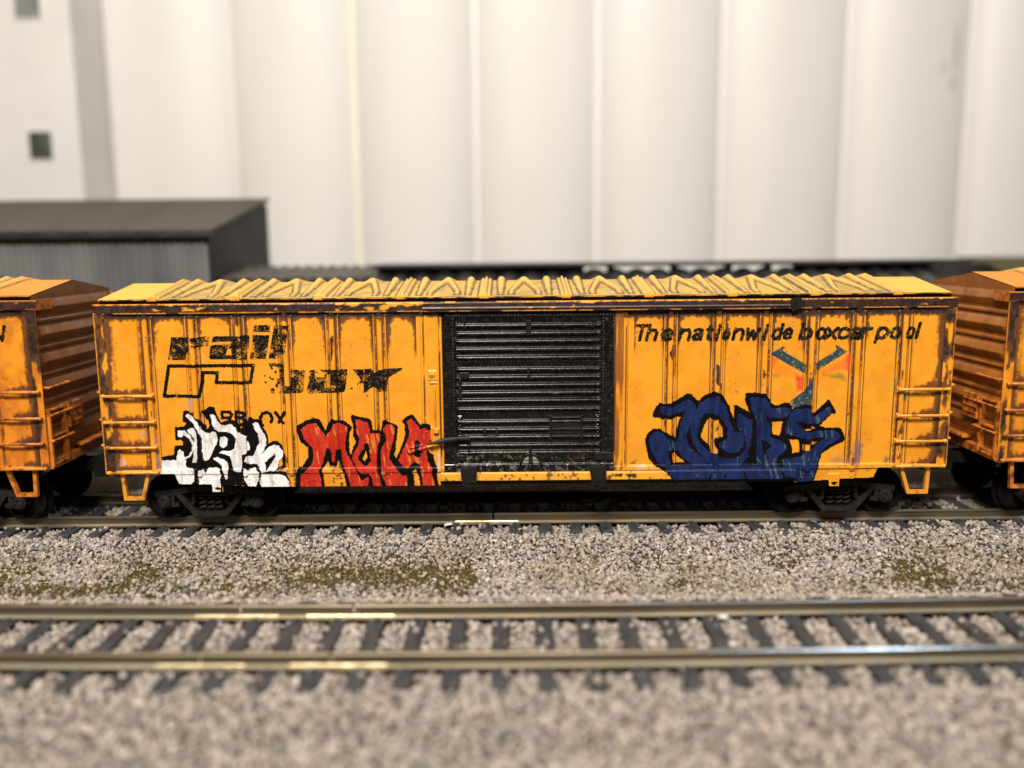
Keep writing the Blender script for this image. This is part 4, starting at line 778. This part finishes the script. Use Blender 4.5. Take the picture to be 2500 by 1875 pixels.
def pebble(label, x, y, z, r, sd):
    random.seed(sd); V, F = stone_shape(14, .8); V = V*r
    o = new_obj('pebble', raw_mesh('pebble', V, F, False), M['pebble']); o.location = (x*S, y*S, z*S); tag(o, label, 'pebble', 'loose pebbles lying by the rails')
pebble('white pebble between the foreground rails, beside the far one, right of centre', tx(1762, 1494, -1.2), -43.6, -1.7, .9, 5)
pebble('pale pebble against the near rail under the boxcar door', tx(1093, 1290, -2), 6.6, -1.9, 1.1, 8)
pebble('small white pebble lying on a tie between the foreground rails', tx(1780, 1558, -2), -53.5, -1.6, .75, 9)

# ------------------------------------------------------------------ buildings behind the train
SE = [-192.8, -133, -76, -18.8, 38.6, 97.3, 156, 213, 270]
SL = ['white silo touching the windowed white tower', 'white silo second from the tower, rising above the right end of the grey shed', 'white silo just right of the cream seam strip nearest the shed', 'white silo behind the left part of the black door',
      'white silo above the right part of the black door', 'white silo above the slogan lettering, left of its emblem', 'white silo with grey smudges, above the right ladder of the middle boxcar', 'rightmost white silo, cut off by the right edge']
for i, (a, c) in enumerate(zip(SE[:-1], SE[1:])):
    root = empty('grain_silo', ((a+c)/2, 250, -3), SL[i], 'silo', 'white grain silos in a row'); hw = (c-a)/2; n = 64; Zs = np.array([0, 60, 120, 180, 240, 300.])
    th = np.linspace(0, 2*np.pi, n+1); xs = hw*np.cos(th); ys = (10+.4*((i*7) % 5))*np.sin(th+.05); P = np.stack([np.stack([xs, ys, np.full(n+1, z)], -1) for z in Zs])
    wall = new_obj('wall', grid_mesh('wall', P, None, None, flip=True), M['silo'], root)
    if i == 6:
        sm = M['silo'].copy(); sm.name = 'smudged_silo_plastic'; nt = sm.node_tree; bs = nt.nodes['Principled BSDF']; lk = bs.inputs['Base Color'].links[0].from_socket
        tc = nt.nodes.new('ShaderNodeTexCoord'); mx = nt.nodes.new('ShaderNodeMix'); mx.data_type = 'RGBA'; mx.inputs[7].default_value = (.36, .34, .31, 1); last = None
        for (x_, z_, w_, h_, a_) in ((19.0, 150, 2.2, 17, .55), (18.5, 135, 2.6, 5, .5), (13, 142, 2.5, 5, .35)):
            mp = nt.nodes.new('ShaderNodeMapping'); mp.inputs['Location'].default_value = (-x_/w_, 0, -z_/h_); mp.inputs['Scale'].default_value = (1/(w_*S), 0, 1/(h_*S))
            ln = nt.nodes.new('ShaderNodeVectorMath'); ln.operation = 'LENGTH'; mr = nt.nodes.new('ShaderNodeMapRange'); mr.interpolation_type = 'SMOOTHSTEP'
            mr.inputs['From Min'].default_value = 1.1; mr.inputs['From Max'].default_value = .1; mr.inputs['To Min'].default_value = 0; mr.inputs['To Max'].default_value = a_
            nt.links.new(tc.outputs['Object'], mp.inputs[0]); nt.links.new(mp.outputs[0], ln.inputs[0]); nt.links.new(ln.outputs['Value'], mr.inputs['Value'])
            if last is None: last = mr.outputs[0]
            else:
                ad = nt.nodes.new('ShaderNodeMath'); ad.operation = 'MAXIMUM'; nt.links.new(last, ad.inputs[0]); nt.links.new(mr.outputs[0], ad.inputs[1]); last = ad.outputs[0]
        nt.links.new(last, mx.inputs[0]); nt.links.new(lk, mx.inputs[6]); nt.links.new(mx.outputs[2], bs.inputs['Base Color']); wall.data.materials[0] = sm
    if i < 7:
        b = MB().lathe((hw, -.6, 0), [((1.0, 1.9, 2.0, 2.1, 1.5, 1.3, 1.2)[i], .0), ((1.0, 1.9, 2.0, 2.1, 1.5, 1.3, 1.2)[i], 300)], 16, 'z') if i != 1 else MB().lathe((hw, -2.2, 0), [(2.3, .0), (2.3, 300)], 16, 'z')
        b.build('seam_strip', M['seam'] if i in (1,) else M['seamw'], root)  # strip added in each seam to catch the light as a bright line
root = empty('tower', (-262, 235, -3), 'square white tower with small windows at the left edge, beside the silos', 'tower')
b = MB().box(-75, 68.8, -17, 16, 0, 300, .6); b.build('wall', M['tower'], root)
for x0, x1, z0, z1, mt in ((-216.4, -205.4, 158.4, 172.5, 'greyglass'), (-215.4, -205.4, 99, 110.8, 'glass')):
    f = MB(); a, c = x0+262, x1+262
    f.box(a-.7, a, -17.5, -16.8, z0+3, z1+3).box(c, c+.7, -17.5, -16.8, z0+3, z1+3).box(a-.7, c+.7, -17.5, -16.8, z0+2.3, z0+3).box(a-.7, c+.7, -17.5, -16.8, z1+3, z1+3.7)
    fo = f.build('window', M['tower'], root); MB().box(a, c, -17.15, -16.9, z0+3, z1+3).build('pane', M[mt], fo)
root = empty('shed', (-170, 124, -3), 'grey corrugated shed with a sloping brown-grey roof, behind the left boxcar', 'shed')
X = np.arange(-130, 75.01, .35); Zs = np.array([0, 20, 40, 60, 67.2]); ysn = -34+.35*np.sin(X*2*np.pi/2.1)
new_obj('wall', grid_mesh('wall', np.stack([np.broadcast_to(X, (5, len(X))), np.broadcast_to(ysn, (5, len(X))), np.broadcast_to(Zs[:, None], (5, len(X)))], -1)), M['shedw'], root)
end = MB().add([(74.8, -33.6, 0), (74.8, 33.6, 0), (74.8, 33.6, 78.0), (74.8, 27.6, 79), (74.8, -33.6, 67.6), (73.8, -33.6, 0), (73.8, 33.6, 0), (73.8, 33.6, 78.0), (73.8, 27.6, 79), (73.8, -33.6, 67.6)], [(0, 1, 2, 3, 4), (9, 8, 7, 6, 5), (0, 5, 6, 1), (1, 6, 7, 2), (2, 7, 8, 3), (3, 8, 9, 4), (4, 9, 5, 0)])
end.build('end_wall', M['end'], root); MB().box(74.7, 75.2, -6, 22, 0, 55, .1).build('doorway', M['dark'], root)
b = MB().add([(-130, -36, 68.0), (77, -36, 68.0), (77, 29, 80.6), (-130, 29, 80.6), (-130, -36, 67.0), (77, -36, 67.0), (77, 29, 79.6), (-130, 29, 79.6)], [(0, 1, 2, 3), (7, 6, 5, 4), (0, 4, 5, 1), (1, 5, 6, 2), (2, 6, 7, 3), (3, 7, 4, 0)]); rf = b.build('roof', M['shedr'], root)
b = MB().box(-130, 77, -36.6, -35.4, 65.6, 67.6, .2)
for x in np.arange(-128, 77, 7.6): b.box(x-.25, x+.25, -36.9, -36.5, 65.4, 67.9)
b.build('gutter', M['dark'], rf)
MB().box(-32, 6.2, -35.3, -34.4, 0, 54.6, .3).build('door', M['shedw'], root); MB().box(8.0, 11.4, -35.2, -34.2, 0, 54.4, .2).build('dark_gap', M['dark'], root); MB().ball((3.8, -36, 54.6), 1.0, 8).build('lamp', M['seamw'], root)  # dark box beside the door stands for the black gap there
def wavy(name, x0, x1, y0, z0, y1, z1, per, amp, mat, root):
    X = np.arange(x0, x1+.01, .4); V = np.linspace(0, 1, 6)[:, None]; hh = amp*np.abs(np.sin(X*np.pi/per))
    Pt = np.stack([np.broadcast_to(X, (6, len(X))), np.broadcast_to(y0+(y1-y0)*V, (6, len(X))), z0+(z1-z0)*V+hh], -1)
    Pb = Pt.copy(); Pb[..., 2] -= .7; P = np.concatenate([Pt, Pb[::-1], Pt[:1]]); return new_obj(name, grid_mesh(name, P), mat, root)
root = empty('black_shed', (49, 112, -3), 'long low black shed with thin flat roof and corrugated lean-to behind the middle boxcar', 'shed')
MB().box(-97, 97, -8, 20, 55.4, 56.5, .2).build('flat_roof', M['dark'], root)
wavy('lean_to_roof', -97, 99, -24, 49.0, -2, 53.4, 7.0, 1.35, M['dark'], root)
MB().box(-97, 97, -22, 18, 0, 46, .2).build('wall', M['dark'], root)
b = MB()
MB().box(-96.5, -29, 2, 3, 46, 55.6).build('wall_panel', M['brown'], root); MB().box(42, 96.5, 2, 3, 46, 55.6).build('wall_panel', M['dark'], root)
for x in (-29.0, -19, 2, 20, 33): MB().box(x-1.2, x+1.2, -1, 1, 46, 55.5, .1).build('post', M['dark'], root)
MB().prism([(82, 55.3), (97, 55.35), (108, 50), (108, 47), (80, 47)], -16, -9).build('end_gable', M['dark'], root)
root = empty('low_shed', (-72, 116, -3), 'low brown shed with scalloped corrugated roof edge between the grey shed and the black shed', 'shed')
wavy('roof', -31, 25.5, -16, 52.0, 14, 55.2, 4.2, 1.0, M['brown'], root); MB().box(-30, 24, -14, 13, 0, 52, .2).build('wall', M['brown'], root)
MB().box(-31.5, 26, -17, -15.6, 50.6, 51.9, .2).build('fascia', M['dark'], root); MB().lathe((2.5, -22, 47), [(4.6, -2), (4.4, 2.2), (3.6, 4.0), (2.2, 4.7), (.2, 5.0)], 20, 'z').build('roof_vent', M['dark'], root)
root = empty('olive_building', (250, 205, -3), 'low olive-brown building just visible above the right boxcar roof', 'building')
MB().box(-53, 60, -12, 12, 0, 55.6, .4).build('wall', M['olive'], root)
